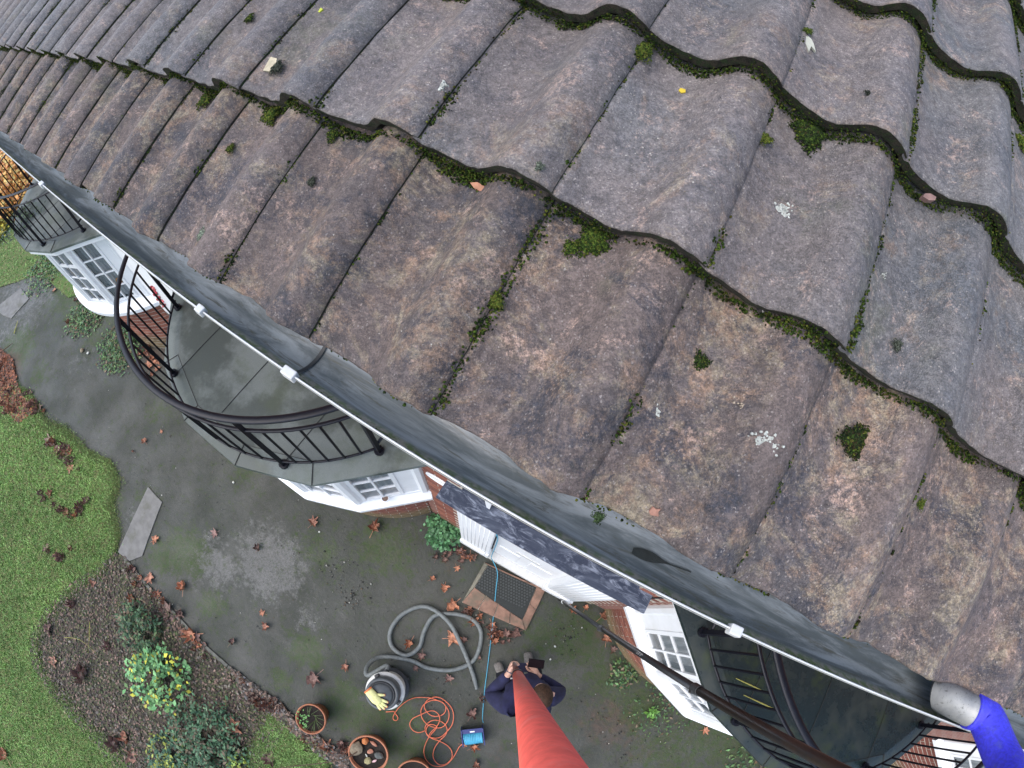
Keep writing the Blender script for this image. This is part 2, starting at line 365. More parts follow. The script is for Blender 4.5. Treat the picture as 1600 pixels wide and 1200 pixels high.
XX, YY = np.meshgrid(xs, ys, indexing='ij'); P2 = np.stack([XX.ravel(), YY.ravel()], 1)
nx, ny = len(xs), len(ys); I = np.arange(nx * ny).reshape(nx, ny)
F = np.stack([I[:-1, :-1].ravel(), I[1:, :-1].ravel(), I[1:, 1:].ravel(), I[:-1, 1:].ravel()], 1)
cols = np.stack([blob(P2, PALE), blob(P2, MOSSY), blob(P2, BROWN)], 1)
zz = .006 * np.sin(P2[:, 0] * 2.1) * np.cos(P2[:, 1] * 1.7) - .006
tag(fastmesh('driveway', np.column_stack([P2, zz]), F, M_DRIVE, cols=cols, smooth=True), kind='structure')

LAWN1 = px_poly([(0, 606), (22, 603), (45, 613), (61, 640), (72, 664), (101, 672), (128, 699), (149, 715), (171, 722), (181, 757), (170, 790), (183, 833), (178, 863), (153, 897), (110, 923), (77, 960), (58, 997), (63, 1040), (90, 1080), (123, 1117), (160, 1150), (200, 1193), (212, 1230)]) + [(-1.9, -9), (-16, -9), (-16, -4.2)]
LAWN2 = px_poly([(384, 1215), (386, 1176), (408, 1146), (420, 1122), (438, 1124), (454, 1138), (478, 1156), (500, 1174), (512, 1192), (520, 1212)]) + [(.2, -4.6), (-1.2, -5.6)]
LAWN3 = px_poly([(0, 372), (40, 400), (75, 402), (100, 420), (60, 428), (25, 440), (0, 448)]) + [(-22, -2.2), (-24, .3)]
LAWN4 = [(-30, .2), (-9.3, .35), (-8.0, .2), (-8.6, -.45), (-13.0, -.75), (-30, -1.3)]
BED = px_poly([(178, 862), (196, 868), (222, 905), (262, 940), (308, 1000), (352, 1040), (398, 1070), (430, 1100), (448, 1122), (438, 1150), (400, 1230), (250, 1250), (190, 1215), (150, 1160), (110, 1120), (75, 1075), (52, 1040), (48, 997), (72, 950), (110, 912), (150, 888)])
for nm, poly, mt, z in (('lawn', LAWN1, M_LAWN, .008), ('lawn', LAWN2, M_LAWN, .012), ('lawn', LAWN3, M_LAWN, .008), ('lawn', LAWN4, M_LAWN, .012), ('flower_bed', BED, M_BED, .004)):
    mb = MB(); mb.v = [(p[0], p[1], z) for p in poly]; mb.f = [tuple(range(len(poly)))]
    o = mb.build(nm, mt); bm = bmesh.new(); bm.from_mesh(o.data); bmesh.ops.recalc_face_normals(bm, faces=bm.faces)
    bm.normal_update()
    if bm.faces[0].normal.z < 0: bmesh.ops.reverse_faces(bm, faces=bm.faces)
    bm.to_mesh(o.data); bm.free(); tag(o, kind='structure')

def grass(poly, n, hgt, tint, edge=.10, name='grass', wid=.0045):
    poly = np.array(poly); lo = poly.min(0); hi = poly.max(0)
    lo = np.maximum(lo, [-16, -6.6]); hi = np.minimum(hi, [3, 3])
    p = rng.uniform(lo, hi, (n, 2)); p = p[inside(p[:, 0], p[:, 1], poly)]
    d = np.hypot(p[:, 0] - .4, p[:, 1] + .2); p = p[rng.random(len(p)) < np.clip(9.0 / d ** 1.5, .15, 1)]
    p += rng.normal(0, edge, p.shape) * rng.random((len(p), 1)) ** 2
    N = len(p); a = rng.uniform(0, 2 * np.pi, N); h = hgt * rng.uniform(.4, 1.3, N); lean = rng.uniform(.4, 1.5, N) * h; la = rng.uniform(0, 2 * np.pi, N)
    d = np.hypot(p[:, 0] - .4, p[:, 1] + .2); w = wid * np.clip(d / 5, .8, 2.5) * rng.uniform(.6, 1.4, N)
    b = np.stack([np.cos(a) * w, np.sin(a) * w, np.zeros(N)], 1); base = np.column_stack([p, np.full(N, .004)])
    tip = base + np.stack([np.cos(la) * lean, np.sin(la) * lean, h], 1); mid = base + np.stack([np.cos(la) * lean * .35, np.sin(la) * lean * .35, h * .62], 1)
    V = np.stack([base - b, base + b, mid + b * .8, mid - b * .8, tip, tip], 1)[:, :5].reshape(-1, 3)
    i = np.arange(N) * 5
    F = np.concatenate([np.stack([i, i + 1, i + 2], 1), np.stack([i, i + 2, i + 3], 1), np.stack([i + 3, i + 2, i + 4], 1)])
    nz = np.array([mnoise.noise((x * 1.1, y * 1.1, 0)) * .6 + mnoise.noise((x * 5, y * 5, 3)) * .5 for x, y in p])
    g = np.array([.29, .46, .15]) * (1 + .6 * nz[:, None]) * rng.uniform(.65, 1.35, (N, 1))
    g = g + np.clip(nz[:, None] * .5 + rng.uniform(-.2, .5, (N, 1)), 0, 1) * np.array(tint)
    dead = rng.random(N) < .06; g[dead] = np.array([.34, .30, .16])
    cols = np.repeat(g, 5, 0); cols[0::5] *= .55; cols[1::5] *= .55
    return tag(fastmesh(name, V, F, M_GRASS, cols=cols), kind='stuff')
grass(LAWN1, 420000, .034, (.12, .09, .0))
def fringe(pts, n, sd):
    P_ = px_poly(pts); L_ = []
    for _ in range(n):
        i = rnd.randrange(len(P_) - 1); f = rnd.random(); w = max(0, mnoise.noise((P_[i][0] * 3 + f, P_[i][1] * 3, 1)) + .25)
        L_.append(((P_[i][0] * (1 - f) + P_[i + 1][0] * f), (P_[i][1] * (1 - f) + P_[i + 1][1] * f), w))
    mbv = []; mbf = []; cc = []
    for x, y, w in L_:
        for _k in range(14):
            a = rnd.uniform(0, 6.28); px_, py_ = x + rnd.gauss(0, sd * (.3 + w)), y + rnd.gauss(0, sd * (.3 + w)); l = rnd.uniform(.02, .05); t_ = rnd.uniform(0, 6.28); b = .004; n0_ = len(mbv)
            mbv += [(px_ - b * math.cos(a), py_ - b * math.sin(a), .003), (px_ + b * math.cos(a), py_ + b * math.sin(a), .003), (px_ + l * math.cos(t_), py_ + l * math.sin(t_), rnd.uniform(.012, .035))]
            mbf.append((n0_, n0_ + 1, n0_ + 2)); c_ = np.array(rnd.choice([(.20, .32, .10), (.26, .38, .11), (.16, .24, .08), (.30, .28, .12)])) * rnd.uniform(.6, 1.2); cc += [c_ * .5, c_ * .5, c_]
    tag(fastmesh('grass', np.array(mbv), np.array(mbf), M_GRASS, cols=np.array(cc)), kind='stuff')
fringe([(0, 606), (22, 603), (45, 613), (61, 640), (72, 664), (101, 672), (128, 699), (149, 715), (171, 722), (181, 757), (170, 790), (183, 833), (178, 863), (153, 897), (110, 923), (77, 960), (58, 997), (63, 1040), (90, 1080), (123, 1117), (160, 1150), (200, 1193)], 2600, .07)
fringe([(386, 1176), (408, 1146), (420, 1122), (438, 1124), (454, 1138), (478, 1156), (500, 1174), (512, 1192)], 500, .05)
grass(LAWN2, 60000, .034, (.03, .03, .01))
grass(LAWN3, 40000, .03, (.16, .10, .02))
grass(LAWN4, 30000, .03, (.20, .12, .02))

# concrete edging along the bed and paving slabs
def strip(pts, w, z, name, mat, kind=None, label=None, cat=None, h=.04, lean=0):
    for i in range(len(pts) - 1):
        a = atz(*pts[i]); b = atz(*pts[i + 1]); c = (a + b) / 2; d = b - a; L = np.hypot(d[0], d[1]); t_ = d / L
        R = np.array([[t_[0], -t_[1], 0], [t_[1], t_[0], 0], [0, 0, 1]])
        o = MB().box((c[0], c[1], z), (L - .012, w, h), R).build(name, mat); bevel(o, .006)
        tag(o, label, cat, None, kind)
        yield o
EDG = [(194, 870), (212, 893), (240, 925), (275, 960), (313, 1002), (356, 1040), (398, 1071), (432, 1102), (470, 1136), (512, 1172), (548, 1205)]
ed = empty('concrete_edging', tuple(atz(313, 1002)), 'mossy concrete edging strip between the flower bed and the drive', 'edging')
for o in strip(EDG, .045, .0, 'edging_section', M_KERB, h=.025):
    o.parent = ed; o.matrix_parent_inverse = Matrix.Translation(-ed.location)
def slab(poly, name, label, mat=M_SLAB):
    P = px_poly(poly); c = np.mean(P, 0); mb = MB().prism([(p[0] - c[0], p[1] - c[1]) for p in P], 0, .014)
    o = mb.build(name, mat, loc=(c[0], c[1], .0)); bevel(o, .005); return tag(o, label, 'paving slab')
slab([(185, 862), (232, 760), (254, 784), (223, 868), (203, 876)], 'paving_slab', 'grey pointed paving slab set between the lawn and the drive')
slab([(-8, 482), (33, 450), (46, 466), (18, 497), (5, 492)], 'paving_slab', 'tilted concrete slab at the far left edge of the drive by the straw')

# ================================================================== THE HOUSE
house = empty('house', (0, .6, 0), 'red brick house with mossy wavy tiled roof, dirty gutter and white bow windows', 'house')
def hp(o):
    o.parent = house; o.matrix_parent_inverse = Matrix.Translation((0, -.6, 0)); return o
# --- roof tiles
cp, sp = math.cos(PITCH), math.sin(PITCH)
US = [0, .08, .18, .28, .38, .46, .53, .60, .67, .74, .81, .88, .94, 1.0]
HS = [.46, .22, .06, .0, .0, .06, .26, .62, .91, 1.0, .99, .88, .70, .46]
AMP = .053
def prof(u): return AMP * (float(np.interp(u, US_F, HS_F)) - .46)
_uf = np.linspace(0, 1, 201); US_F = _uf
_hs = np.interp(_uf, US, HS); k_ = np.ones(9) / 9; _hp = np.concatenate([_hs[-5:-1], _hs, _hs[1:5]]); HS_F = np.convolve(_hp, k_, 'valid')
STEP = .038
def tile_mesh(seed, nose_mat, top_mat, hi):
    r_ = np.random.default_rng(seed); nu, nv = (30, 16) if hi else (16, 5)
    u = np.linspace(-.045, 1.0, nu); v = np.concatenate([[0, .004], np.linspace(.012, GAUGE + .055, nv - 2)]); V = []
    edge = r_.normal(0, .0017, nu); edge = np.convolve(edge, [.25, .5, .25], 'same')
    for j, vv in enumerate(v):
        for i, uu in enumerate(u):
            h = prof(uu % 1.0 if uu < 0 else uu)
            if uu < .022: h -= .008 * min(1, (.022 - uu) / .015)
            if uu > .985: h -= .001
            h -= STEP * vv / GAUGE
            h += .0012 * mnoise.noise((uu * 5 + seed * 9, vv * 12, seed)) + .0007 * mnoise.noise((uu * 20, vv * 60, seed + 5))
            y = vv + (edge[i] - .0015 * abs(mnoise.noise((uu * 12, seed, 0))) if j < 2 else 0)
            if j == 0: h -= .0032
            V.append((uu * TW + (r_.normal(0, .0006) if i in (0, nu - 1) else 0), y, h))
    n0 = len(V); TH = .023
    for j in (0, len(v) - 1):
        pass
    F = []; mi = []
    nvv = len(v); idx = lambda j, i: j * nu + i
    for j in range(nvv - 1):
        for i in range(nu - 1): F.append((idx(j, i), idx(j, i + 1), idx(j + 1, i + 1), idx(j + 1, i))); mi.append(0)
    # underside
    for i in range(nu):
        x, y, z = V[idx(0, i)]; V.append((x, y + .003, z - TH))
    for i in range(nu):
        x, y, z = V[idx(nvv - 1, i)]; V.append((x, y, z - TH * .7))
    for i in range(nu - 1):
        F.append((n0 + i, n0 + i + 1, idx(0, i + 1), idx(0, i))); mi.append(1)
        F.append((n0 + i + 1, n0 + i, n0 + nu + i, n0 + nu + i + 1)); mi.append(1)
    # right side lip
    n1 = len(V)
    for j in range(nvv):
        x, y, z = V[idx(j, nu - 1)]; V.append((x, y, z - .0075))
    for j in range(nvv - 1): F.append((idx(j, nu - 1), n1 + j, n1 + j + 1, idx(j + 1, nu - 1))); mi.append(1)
    me = bpy.data.meshes.new('roof_tile'); me.from_pydata(V, [], F); me.materials.append(top_mat); me.materials.append(nose_mat)
    me.polygons.foreach_set('material_index', mi); me.polygons.foreach_set('use_smooth', [m == 0 for m in mi]); me.update()
    return me
T0 = [tile_mesh(s, M_TEDGE, M_TILE0, True) for s in (1, 2, 3, 4)]
T1 = [tile_mesh(s, M_TEDGE, M_TILE1, True) for s in (5, 6, 7, 8)]
roof = MB().add([(-7, .12, EAVE - .045), (7, .12, EAVE - .045), (7, .02 + 6 * cp, EAVE - .085 + 6 * sp), (-7, .02 + 6 * cp, EAVE - .085 + 6 * sp)], [(0, 1, 2, 3)]).build('roof', M_DARK)  # dark underlay sheet below the tiles, added to block light
hp(roof)
RF = Matrix(((1, 0, 0), (0, cp, -sp), (0, sp, cp)))
TILT = {}
for n in range(6):
    for k in range(-24, 12):
        if n >= 2 and k < -7 - (n - 2) * -3: continue
        if n >= 4 and k < 0: continue
        ms = T0 if n == 0 else T1
        o = bpy.data.objects.new('roof_tile', ms[rnd.randrange(4)])
        jit = (rnd.gauss(0, .0010), rnd.gauss(0, .0018), rnd.gauss(0, .0007))
        m = (Matrix.Translation((k * TW + jit[0], n * GAUGE * cp + jit[1] * cp, EAVE + n * GAUGE * sp + jit[1] * sp + jit[2])) @ RF.to_4x4() @ Matrix.Rotation(rnd.gauss(0, .0022), 4, 'Z'))
        link(o); o.parent = roof; o.matrix_world = m
# functions giving points on the tiled surface: u = column + fraction, n = row, v = distance up the row
def roofpt(X, n, v, up=0.0):
    u = (X / TW) % 1.0; h = prof(u) - STEP * v / GAUGE + up
    if u < .03: h -= .008 * (.03 - u) / .03
    s = n * GAUGE + v
    return np.array([X, s * cp - h * sp, EAVE + s * sp + h * cp])
NRM = np.array([0, -sp, cp])
def roof_hit(px_, py_):
    d = ray(px_, py_); off = 0.0
    for _ in range(8):
        O = np.array([0, 0, EAVE]) + NRM * off; t_ = ((O - CAM) @ NRM) / (d @ NRM); q = CAM + t_ * d
        s = q[1] * cp + (q[2] - EAVE) * sp; n = max(0, math.floor(s / GAUGE)); v = s - n * GAUGE; off = prof((q[0] / TW) % 1) - STEP * v / GAUGE
    return q, n, v
# --- gutter
GY, GZ, GR = .008, 4.857, .058
mb = MB(); L0, L1 = -7.0, 7.0
ang = np.linspace(math.pi, 2 * math.pi, 19)
xsg = np.linspace(L0, L1, 85)
vs = []; 
for x in xsg:
    for a in ang: vs.append((x, GY + GR * math.cos(a), GZ + GR * math.sin(a)))
fs = []; n_ = len(ang)
for i in range(len(xsg) - 1):
    for j in range(n_ - 1): fs.append((i * n_ + j, i * n_ + j + 1, (i + 1) * n_ + j + 1, (i + 1) * n_ + j))
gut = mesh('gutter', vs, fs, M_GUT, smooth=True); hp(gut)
vs2 = [(v[0], GY + (v[1] - GY) * 1.05, GZ + (v[2] - GZ) * 1.05 - .0005) for v in vs]
mesh('gutter_outside', vs2, [f[::-1] for f in fs], M_UPVC, gut, smooth=True).matrix_parent_inverse = Matrix.Identity(4)
lip = MB().tube([(x, GY - GR - .0012, GZ + .0015 + .0012 * math.sin(x * 3.1)) for x in xsg], .0017, 8).build('gutter_lip', M_UPVC, gut, smooth=True)
def reparent(o, p):
    o.parent = p; return o
# union joint (dark step) and white clips
mb = MB(); vv = []
for x in (-.026, -.019):
    for a in ang: vv.append((x, GY + (GR - .0035) * math.cos(a), GZ + (GR - .0035) * math.sin(a)))
mb.add(vv, [(j, j + 1, n_ + j + 1, n_ + j) for j in range(n_ - 1)]); mb.build('gutter_joint', M_GUTD, gut, smooth=True)
for x, w in ((-1.217, .03), (-.252, .020), (-.0086, .027), (.749, .021), (-2.6, .03), (2.1, .022)):
    b = MB().box((x, GY - GR - .001, GZ - .001), (w, .0155, .016)).build('gutter_clip', M_UPVC, gut); bevel(b, .002)
# soffit and wall
o = MB().box((0, .10, 4.775), (14, .02, .15)).box((0, .27, 4.755), (14, .36, .02)).build('fascia_board', M_WHITE); hp(o)
WY = .45
wall = MB().box((4.4, WY + .16, 2.37), (25.2, .28, 4.75)).build('wall', M_WALL); hp(wall)
# brick zones visible from above
def brick_me(L=.215, D=.05, H=.065):
    o = MB().box((0, 0, 0), (L, D, H)); me = bpy.data.meshes.new('brick'); me.from_pydata(o.v, [], o.f); me.materials.append(M_BRICK); me.update(); return me
BRK = brick_me(); BRKH = brick_me(.1025)
def flat_bricks(x0, x1, z1, parent):
    mo = MB().box(((x0 + x1) / 2, WY + .004, z1 / 2), (x1 - x0, .022, z1)).build('brick_panel', M_MORTAR, None); mo.parent = parent
    for c in range(int(z1 / .075)):
        x = x0 + (.1125 if c % 2 else 0) + .1125
        if c % 2: 
            b = bpy.data.objects.new('brick', BRKH); link(b, parent); b.location = (x0 + .055, WY + .016 - rnd.uniform(0, .002), .045 + c * .075)
        while x + .1 < x1 + .02:
            b = bpy.data.objects.new('brick', BRK); link(b, parent); b.location = (x, WY + .016 - rnd.uniform(0, .002), .045 + c * .075); x += .225
WALLP = wall; wall.matrix_parent_inverse = Matrix.Translation((0, -.6, 0))
flat_bricks(-.40, -.055, 2.62, wall)
flat_bricks(1.372, 1.60, 2.62, wall)
flat_bricks(-4.80, -3.28, 1.02, wall)
tag(MB().box((-4.08, WY - .006, 1.86), (1.62, .03, 1.66)).build('white_wall_panel', M_WHITE, wall))
ov = MB().tube([(-.252 + .11 * math.cos(a), WY - .012, 2.15 + .055 * math.sin(a)) for a in np.linspace(0, 2 * math.pi, 24, endpoint=False)], .012, 6, closed=True)
ov.add([(-.252 + .108 * math.cos(a), WY - .014, 2.15 + .053 * math.sin(a)) for a in np.linspace(0, 2 * math.pi, 24, endpoint=False)], [tuple(range(24))])
ov.build('oval_plaque', M_WHITE, wall, smooth=False)
# --- bow windows with felt roofs and iron railings
def off_poly(pts, s):
    """outward side is -y; offsets an open polyline inwards by s and clips its ends at the wall"""
    out = []; segs = []
    for i in range(len(pts) - 1):
        a = np.array(pts[i]); b = np.array(pts[i + 1]); d = (b - a) / np.linalg.norm(b - a); nrm = np.array([-d[1], d[0]])
        if nrm @ (np.array([0, .6]) - (a + b) / 2) < 0: nrm = -nrm
        segs.append((a + nrm * s, d))
    def isect(p, d, q, e):
        t_ = np.linalg.solve(np.array([d, -e]).T, q - p); return p + d * t_[0]
    out.append(isect(segs[0][0], segs[0][1], np.array([0, WY]), np.array([1., 0])))
    for i in range(len(segs) - 1): out.append(isect(segs[i][0], segs[i][1], segs[i + 1][0], segs[i + 1][1]))
    out.append(isect(segs[-1][0], segs[-1][1], np.array([0, WY]), np.array([1., 0])))
    return out
HALF = [(1.475, .45), (.86, -.134), (.30, -.35)]
OUT = [(-x, y) for x, y in HALF] + [(x, y) for x, y in HALF[::-1]]
def arc(w, h, n=40):       # bow of half width w at the wall standing h in front of it
    R = (w * w + h * h) / (2 * h); a = math.asin(w / R)
    return [np.array([R * math.sin(t_), WY - h + R - R * math.cos(t_)]) for t_ in np.linspace(-a, a, n)], R, a
def sweep(path, prof_):
    """profile points (outward offset, z) swept along a plan path"""
    mb = MB(); P = [np.array(p) for p in path]; N = len(P); vs = []
    for i, p in enumerate(P):
        d = P[min(i + 1, N - 1)] - P[max(i - 1, 0)]; d = d / np.linalg.norm(d); nrm = np.array([d[1], -d[0]])
        for o_, z in prof_: vs.append((p[0] + nrm[0] * o_, p[1] + nrm[1] * o_, z))
    k = len(prof_); fs = [(i * k + j, i * k + (j + 1) % k, (i + 1) * k + (j + 1) % k, (i + 1) * k + j) for i in range(N - 1) for j in range(k)]
    return mb.add(vs, fs)
GZ0, GZ1 = 1.33, 2.43
def make_bay(cx, felt_m, brick_rng, dark=False):
    F18 = off_poly(OUT, .18)
    # head, bottom rail and mullions
    root = MB()
    for z, hgt, s in ((2.465, .07, .17), (1.315, .035, .165)):
        pl = off_poly(OUT, s); pi = off_poly(OUT, s + .05)
        root.prism([tuple(p) for p in pl] + [tuple(p) for p in pi[::-1]], z - hgt / 2, z + hgt / 2)
    for i, p in enumerate(F18):
        q = p + np.array([0, -.0]); root.tube([(q[0], q[1] + .01, GZ0), (q[0], q[1] + .01, GZ1)], .052, 8)
    bay = root.build('bay_window', M_WHITE); bay.location = (cx, 0, 0); hp(bay)
    def sub(mb, name, mat, sm=False): return mb.build(name, mat, bay, smooth=sm)
    # panes, glazing bars, curtains
    for i in range(5):
        a, b = F18[i], F18[i + 1]; d = b - a; L = np.linalg.norm(d); d /= L; nrm = np.array([d[1], -d[0]])
        if nrm[1] > 0: nrm = -nrm
        end = i in (0, 4); m0, m1 = (.07, L - .07)
        if i == 4: m0, m1 = .07, L - .20
        if i == 0: m0, m1 = .20, L - .07
        if end:   # white boarding between window and wall
            w0, w1 = ((L - .20, L + .0) if i == 4 else (.0, .20)); c = a + d * (w0 + w1) / 2
            R = np.array([[d[0], -d[1], 0], [d[1], d[0], 0], [0, 0, 1]])
            sub(MB().box((c[0], c[1] + .01, (GZ0 + GZ1) / 2), (w1 - w0, .03, GZ1 - GZ0), R), 'window_board', M_WHITE)
        rows = 4; bars = MB(); R = np.array([[d[0], -d[1], 0], [d[1], d[0], 0], [0, 0, 1]])
        def P3(s, z, o_=0.0): p = a + d * s + nrm * o_; return (p[0], p[1], z)
        z0, z1 = GZ0 + .03, GZ1 - .02
        zl = [z0 + (z1 - z0) * q / rows for q in range(rows + 1)]
        if not end and i != 2: zl[3] = z0 + (z1 - z0) * .70; zl[1] = z0 + (z1 - z0) * .235; zl[2] = z0 + (z1 - z0) * .47
        sm = (m0 + m1) / 2
        for s in (m0, sm, m1): bars.box(P3(s, (z0 + z1) / 2, .004), ((.036 if s != sm else .018), .026, z1 - z0 + .03), R)
        for q, z in enumerate(zl):
            thick = .03 if q in (0, rows) else (.05 if (q == 3 and not end and i != 2) else .018)
            bars.box(P3(sm, z, .002), (m1 - m0 + .01, .022, thick), R)
        sub(bars, 'glazing_bars', M_WHITE)
        for s0, s1 in ((m0, sm), (sm, m1)):
            for q in range(rows):
                sub(MB().add([P3(s0, zl[q]), P3(s1, zl[q]), P3(s1, zl[q + 1]), P3(s0, zl[q + 1])], [(0, 1, 2, 3)]), 'pane', M_GLASS)
        cu = MB(); vs = []; nn = 60
        for s in np.linspace(m0 - .03, m1 + .03, nn):
            o_ = -.075 - .012 * math.sin(s * 95)
            vs += [P3(s, z0 - .02, o_), P3(s, z1 + .02, o_)]
        sub(cu.add(vs, [(2 * q, 2 * q + 2, 2 * q + 3, 2 * q + 1) for q in range(nn - 1)]), 'curtain', M_CURT, True)
    inn = off_poly(OUT, .32); sub(MB().prism([tuple(p) for p in inn], 1.25, 2.5), 'interior', M_DARK)
    # sill (curved, white) and its apron
    sp_ = arc(1.33, .72)[0] if cx < -5 else off_poly(OUT, .125)
    sub(sweep(sp_, [(.0, 1.17), (.028, 1.17), (.030, 1.235), (-.10, 1.30), (-.16, 1.30), (-.16, 1.17)]), 'window_sill', M_WHITE, False)
    # curved brick base
    bp_, R_, a_ = arc(1.165, .545); zc = WY - .545 + R_
    sub(sweep(bp_, [(-.02, 0), (-.006, 0), (-.006, 1.19), (-.02, 1.19)]), 'mortar_core', M_MORTAR)
    stuff = MB(); step = .225 / R_
    for c in range(15):
        t_ = -a_ + .06 / R_ - (step / 2 if c % 2 else 0)
        while t_ < a_ + .03:
            z = .045 + c * .0765; x = math.sin(t_) * R_; y = zc - math.cos(t_) * R_
            if brick_rng and brick_rng[0] <= x <= brick_rng[1]:
                b = bpy.data.objects.new('brick', BRK); link(b, bay); b.location = (math.sin(t_) * (R_ - .0295), zc - math.cos(t_) * (R_ - .0295), z); b.rotation_euler = (0, 0, t_)
            else:
                R = np.array([[math.cos(t_), -math.sin(t_), 0], [math.sin(t_), math.cos(t_), 0], [0, 0, 1]])
                stuff.box((math.sin(t_) * (R_ - .0295), zc - math.cos(t_) * (R_ - .0295), z), (.213, .05, .063), R)
            t_ += step
    tag(sub(stuff, 'brickwork', M_BRICK), kind='stuff')
    # flat roof: white fascia, felt, raised platform
    fa = off_poly(OUT, .025)
    sub(MB().prism([tuple(p) for p in fa], 2.50, 2.572), 'fascia', M_WHITE)
    ro = MB(); n = len(OUT)
    o0 = [(*p, 2.572) for p in OUT]; o1 = [(*p, 2.598) for p in off_poly(OUT, .004)]; o2 = [(*p, 2.622) for p in off_poly(OUT, .155)]
    o0[0] = (o0[0][0], WY, 2.572); o0[-1] = (o0[-1][0], WY, 2.572)
    ro.add(o0 + o1, [(i, i + 1, n + i + 1, n + i) for i in range(n - 1)] + [tuple(range(n))[::-1]])
    ro.add(o1 + o2, [(i, i + 1, n + i + 1, n + i) for i in range(n - 1)])
    ro.add(o2, [tuple(range(n))])
    rf = sub(ro, 'felt_roof', felt_m)
    se = MB()
    for i in range(1, n - 1):
        p = np.array(OUT[i]); q = np.array(off_poly(OUT, .155)[i]); se.tube([(p[0], p[1], 2.602), (q[0], q[1], 2.625)], .0035, 5)
    for s in (-.62, -.02, .64): se.tube([(s, WY, 2.626), (s - .03, -.12, 2.626)], .003, 5, ry=.002)
    in_ = off_poly(OUT, .155); se.tube([(p[0], p[1], 2.623) for p in in_[1:-1]], .0025, 5)
    sub(se, 'felt_seam', M_SEAM)
    # railing
    rc, RR, ry0 = -.03, 1.39, 1.10
    def rp(t_, z): return (rc + RR * math.sin(t_), ry0 - RR * math.cos(t_), z)
    tE = math.asin(1.14 / RR); ZT = 3.40; Z2 = 3.25
    ts = np.linspace(-tE - .02, tE + .02, 41)
    rl = MB().tube([rp(t_, ZT) for t_ in ts], 0.023, 10, ry=.010).build('railing', M_BLACK, None, smooth=True)
    rl.location = (cx, 0, 0); hp(rl)
    def rs(mb, name, sm=False): return mb.build(name, M_BLACK, rl, smooth=sm)
    rs(MB().tube([rp(t_, Z2) for t_ in ts], .0125, 8, ry=.007), 'middle_rail', True)
    rs(MB().tube([rp(t_, 2.69) for t_ in ts], .010, 6, ry=.006), 'bottom_rail', True)
    tp = [-tE, -math.asin(.645 / RR), math.asin(.645 / RR), tE]
    for t_ in tp:
        x, y, _ = rp(t_, 0); rs(MB().box((x, y, (2.62 + ZT) / 2), (.030, .030, ZT - 2.62)).tube([(x, y, 2.615), (x, y, 2.638)], .034, 12), 'post')
    for sgn in (-1, 1):
        x, y, _ = rp(sgn * tE, 0)
        rs(MB().tube([(x, y, 2.74), (x + sgn * .03, WY, 2.80)], .011, 6), 'wall_bracket')
    for A, B, m_ in ((tp[0], tp[1], 5), (tp[1], tp[2], 9), (tp[2], tp[3], 5)):
        for q in range(1, m_ + 1):
            x, y, _ = rp(A + (B - A) * q / (m_ + 1), 0)
            rs(MB().tube([(x, y, 2.69), (x, y, Z2)], .0085, 6), 'baluster')
    return bay, rl
BAYS = [(-6.22, M_FELT, (.0, 1.3)), (-1.71, M_FELT, None), (2.96, M_FELTD, (-1.3, -.35)), (7.57, M_FELTD, None)]
bays = [make_bay(*b) for b in BAYS]

# --- door canopy, surround, door
can = MB().box((.65, .378, 2.275), (1.67, .157, .012)).build('door_canopy', M_LEAD); hp(can)
MB().box((.65, .303, 2.262), (1.672, .006, .022)).build('canopy_drip_edge', M_LEAD, can)
MB().box((.893, .377, 2.2835), (.045, .155, .004)).build('lead_joint', M_LEAD, can)
MB().box((.64, .385, 2.235), (1.62, .13, .05)).build('canopy_moulding', M_WHITE, can)
dr = MB()
for x0, x1 in ((-.052, .286), (1.02, 1.352)):
    dr.box(((x0 + x1) / 2, .395, 1.22), (x1 - x0, .10, 1.98))
    dr.box(((x0 + x1) / 2, .388, .20), (x1 - x0 + .02, .13, .22))
surround = dr.build('door_surround', M_WHITE); hp(surround)
for x0, x1 in ((-.052, .286), (1.02, 1.352)):
    for q in range(7):
        x = x0 + .04 + (x1 - x0 - .08) * q / 6
        MB().tube([(x, .345, .36), (x, .345, 2.15)], .0042, 8).build('flute', M_WHITE, surround, smooth=True)
    bevel(MB().box(((x0 + x1) / 2, .33, .33), (x1 - x0 - .06, .03, .04)).build('plinth_moulding', M_WHITE, surround), .008)
thr = MB().box((.65, .40, .065), (1.46, .13, .11)).build('door_threshold', M_UPVC); hp(thr)
door = MB().box((.653, .445, 1.12), (.73, .03, 1.98)).build('front_door', M_WHITE); hp(door)
for x in (.47, .83):
    for z0, z1 in ((.25, .85), (1.25, 1.9)):
        bevel(MB().box((x, .428, (z0 + z1) / 2), (.24, .012, z1 - z0)).build('door_panel', M_WHITE, door), .004)
MB().box((.653, .424, 1.05), (.26, .01, .05)).build('letter_plate', M_UPVC, door)
MB().box((.292, .425, 1.12), (.012, .02, 1.98)).build('door_gap', M_DARK, door)
fin = MB().add([(.079, .42, 2.98), (.205, .42, 2.98), (.182, .42, 2.29), (.158, .42, 2.29), (.079, .448, 2.98), (.205, .448, 2.98), (.182, .448, 2.29), (.158, .448, 2.29)],
               [(3, 2, 1, 0), (4, 5, 6, 7), (0, 1, 5, 4), (1, 2, 6, 5), (2, 3, 7, 6), (3, 0, 4, 7)]).build('canopy_bracket', M_WHITE); hp(fin)
wire = MB().tube(smooth_path([(1.30, .44, .9), (1.38, .43, 1.05), (1.41, .435, .95), (1.45, .435, 1.3), (1.50, .435, 2.0), (1.56, .435, 3.2)], 5), .006, 6).build('wall_cable', M_BLACK); hp(wire)

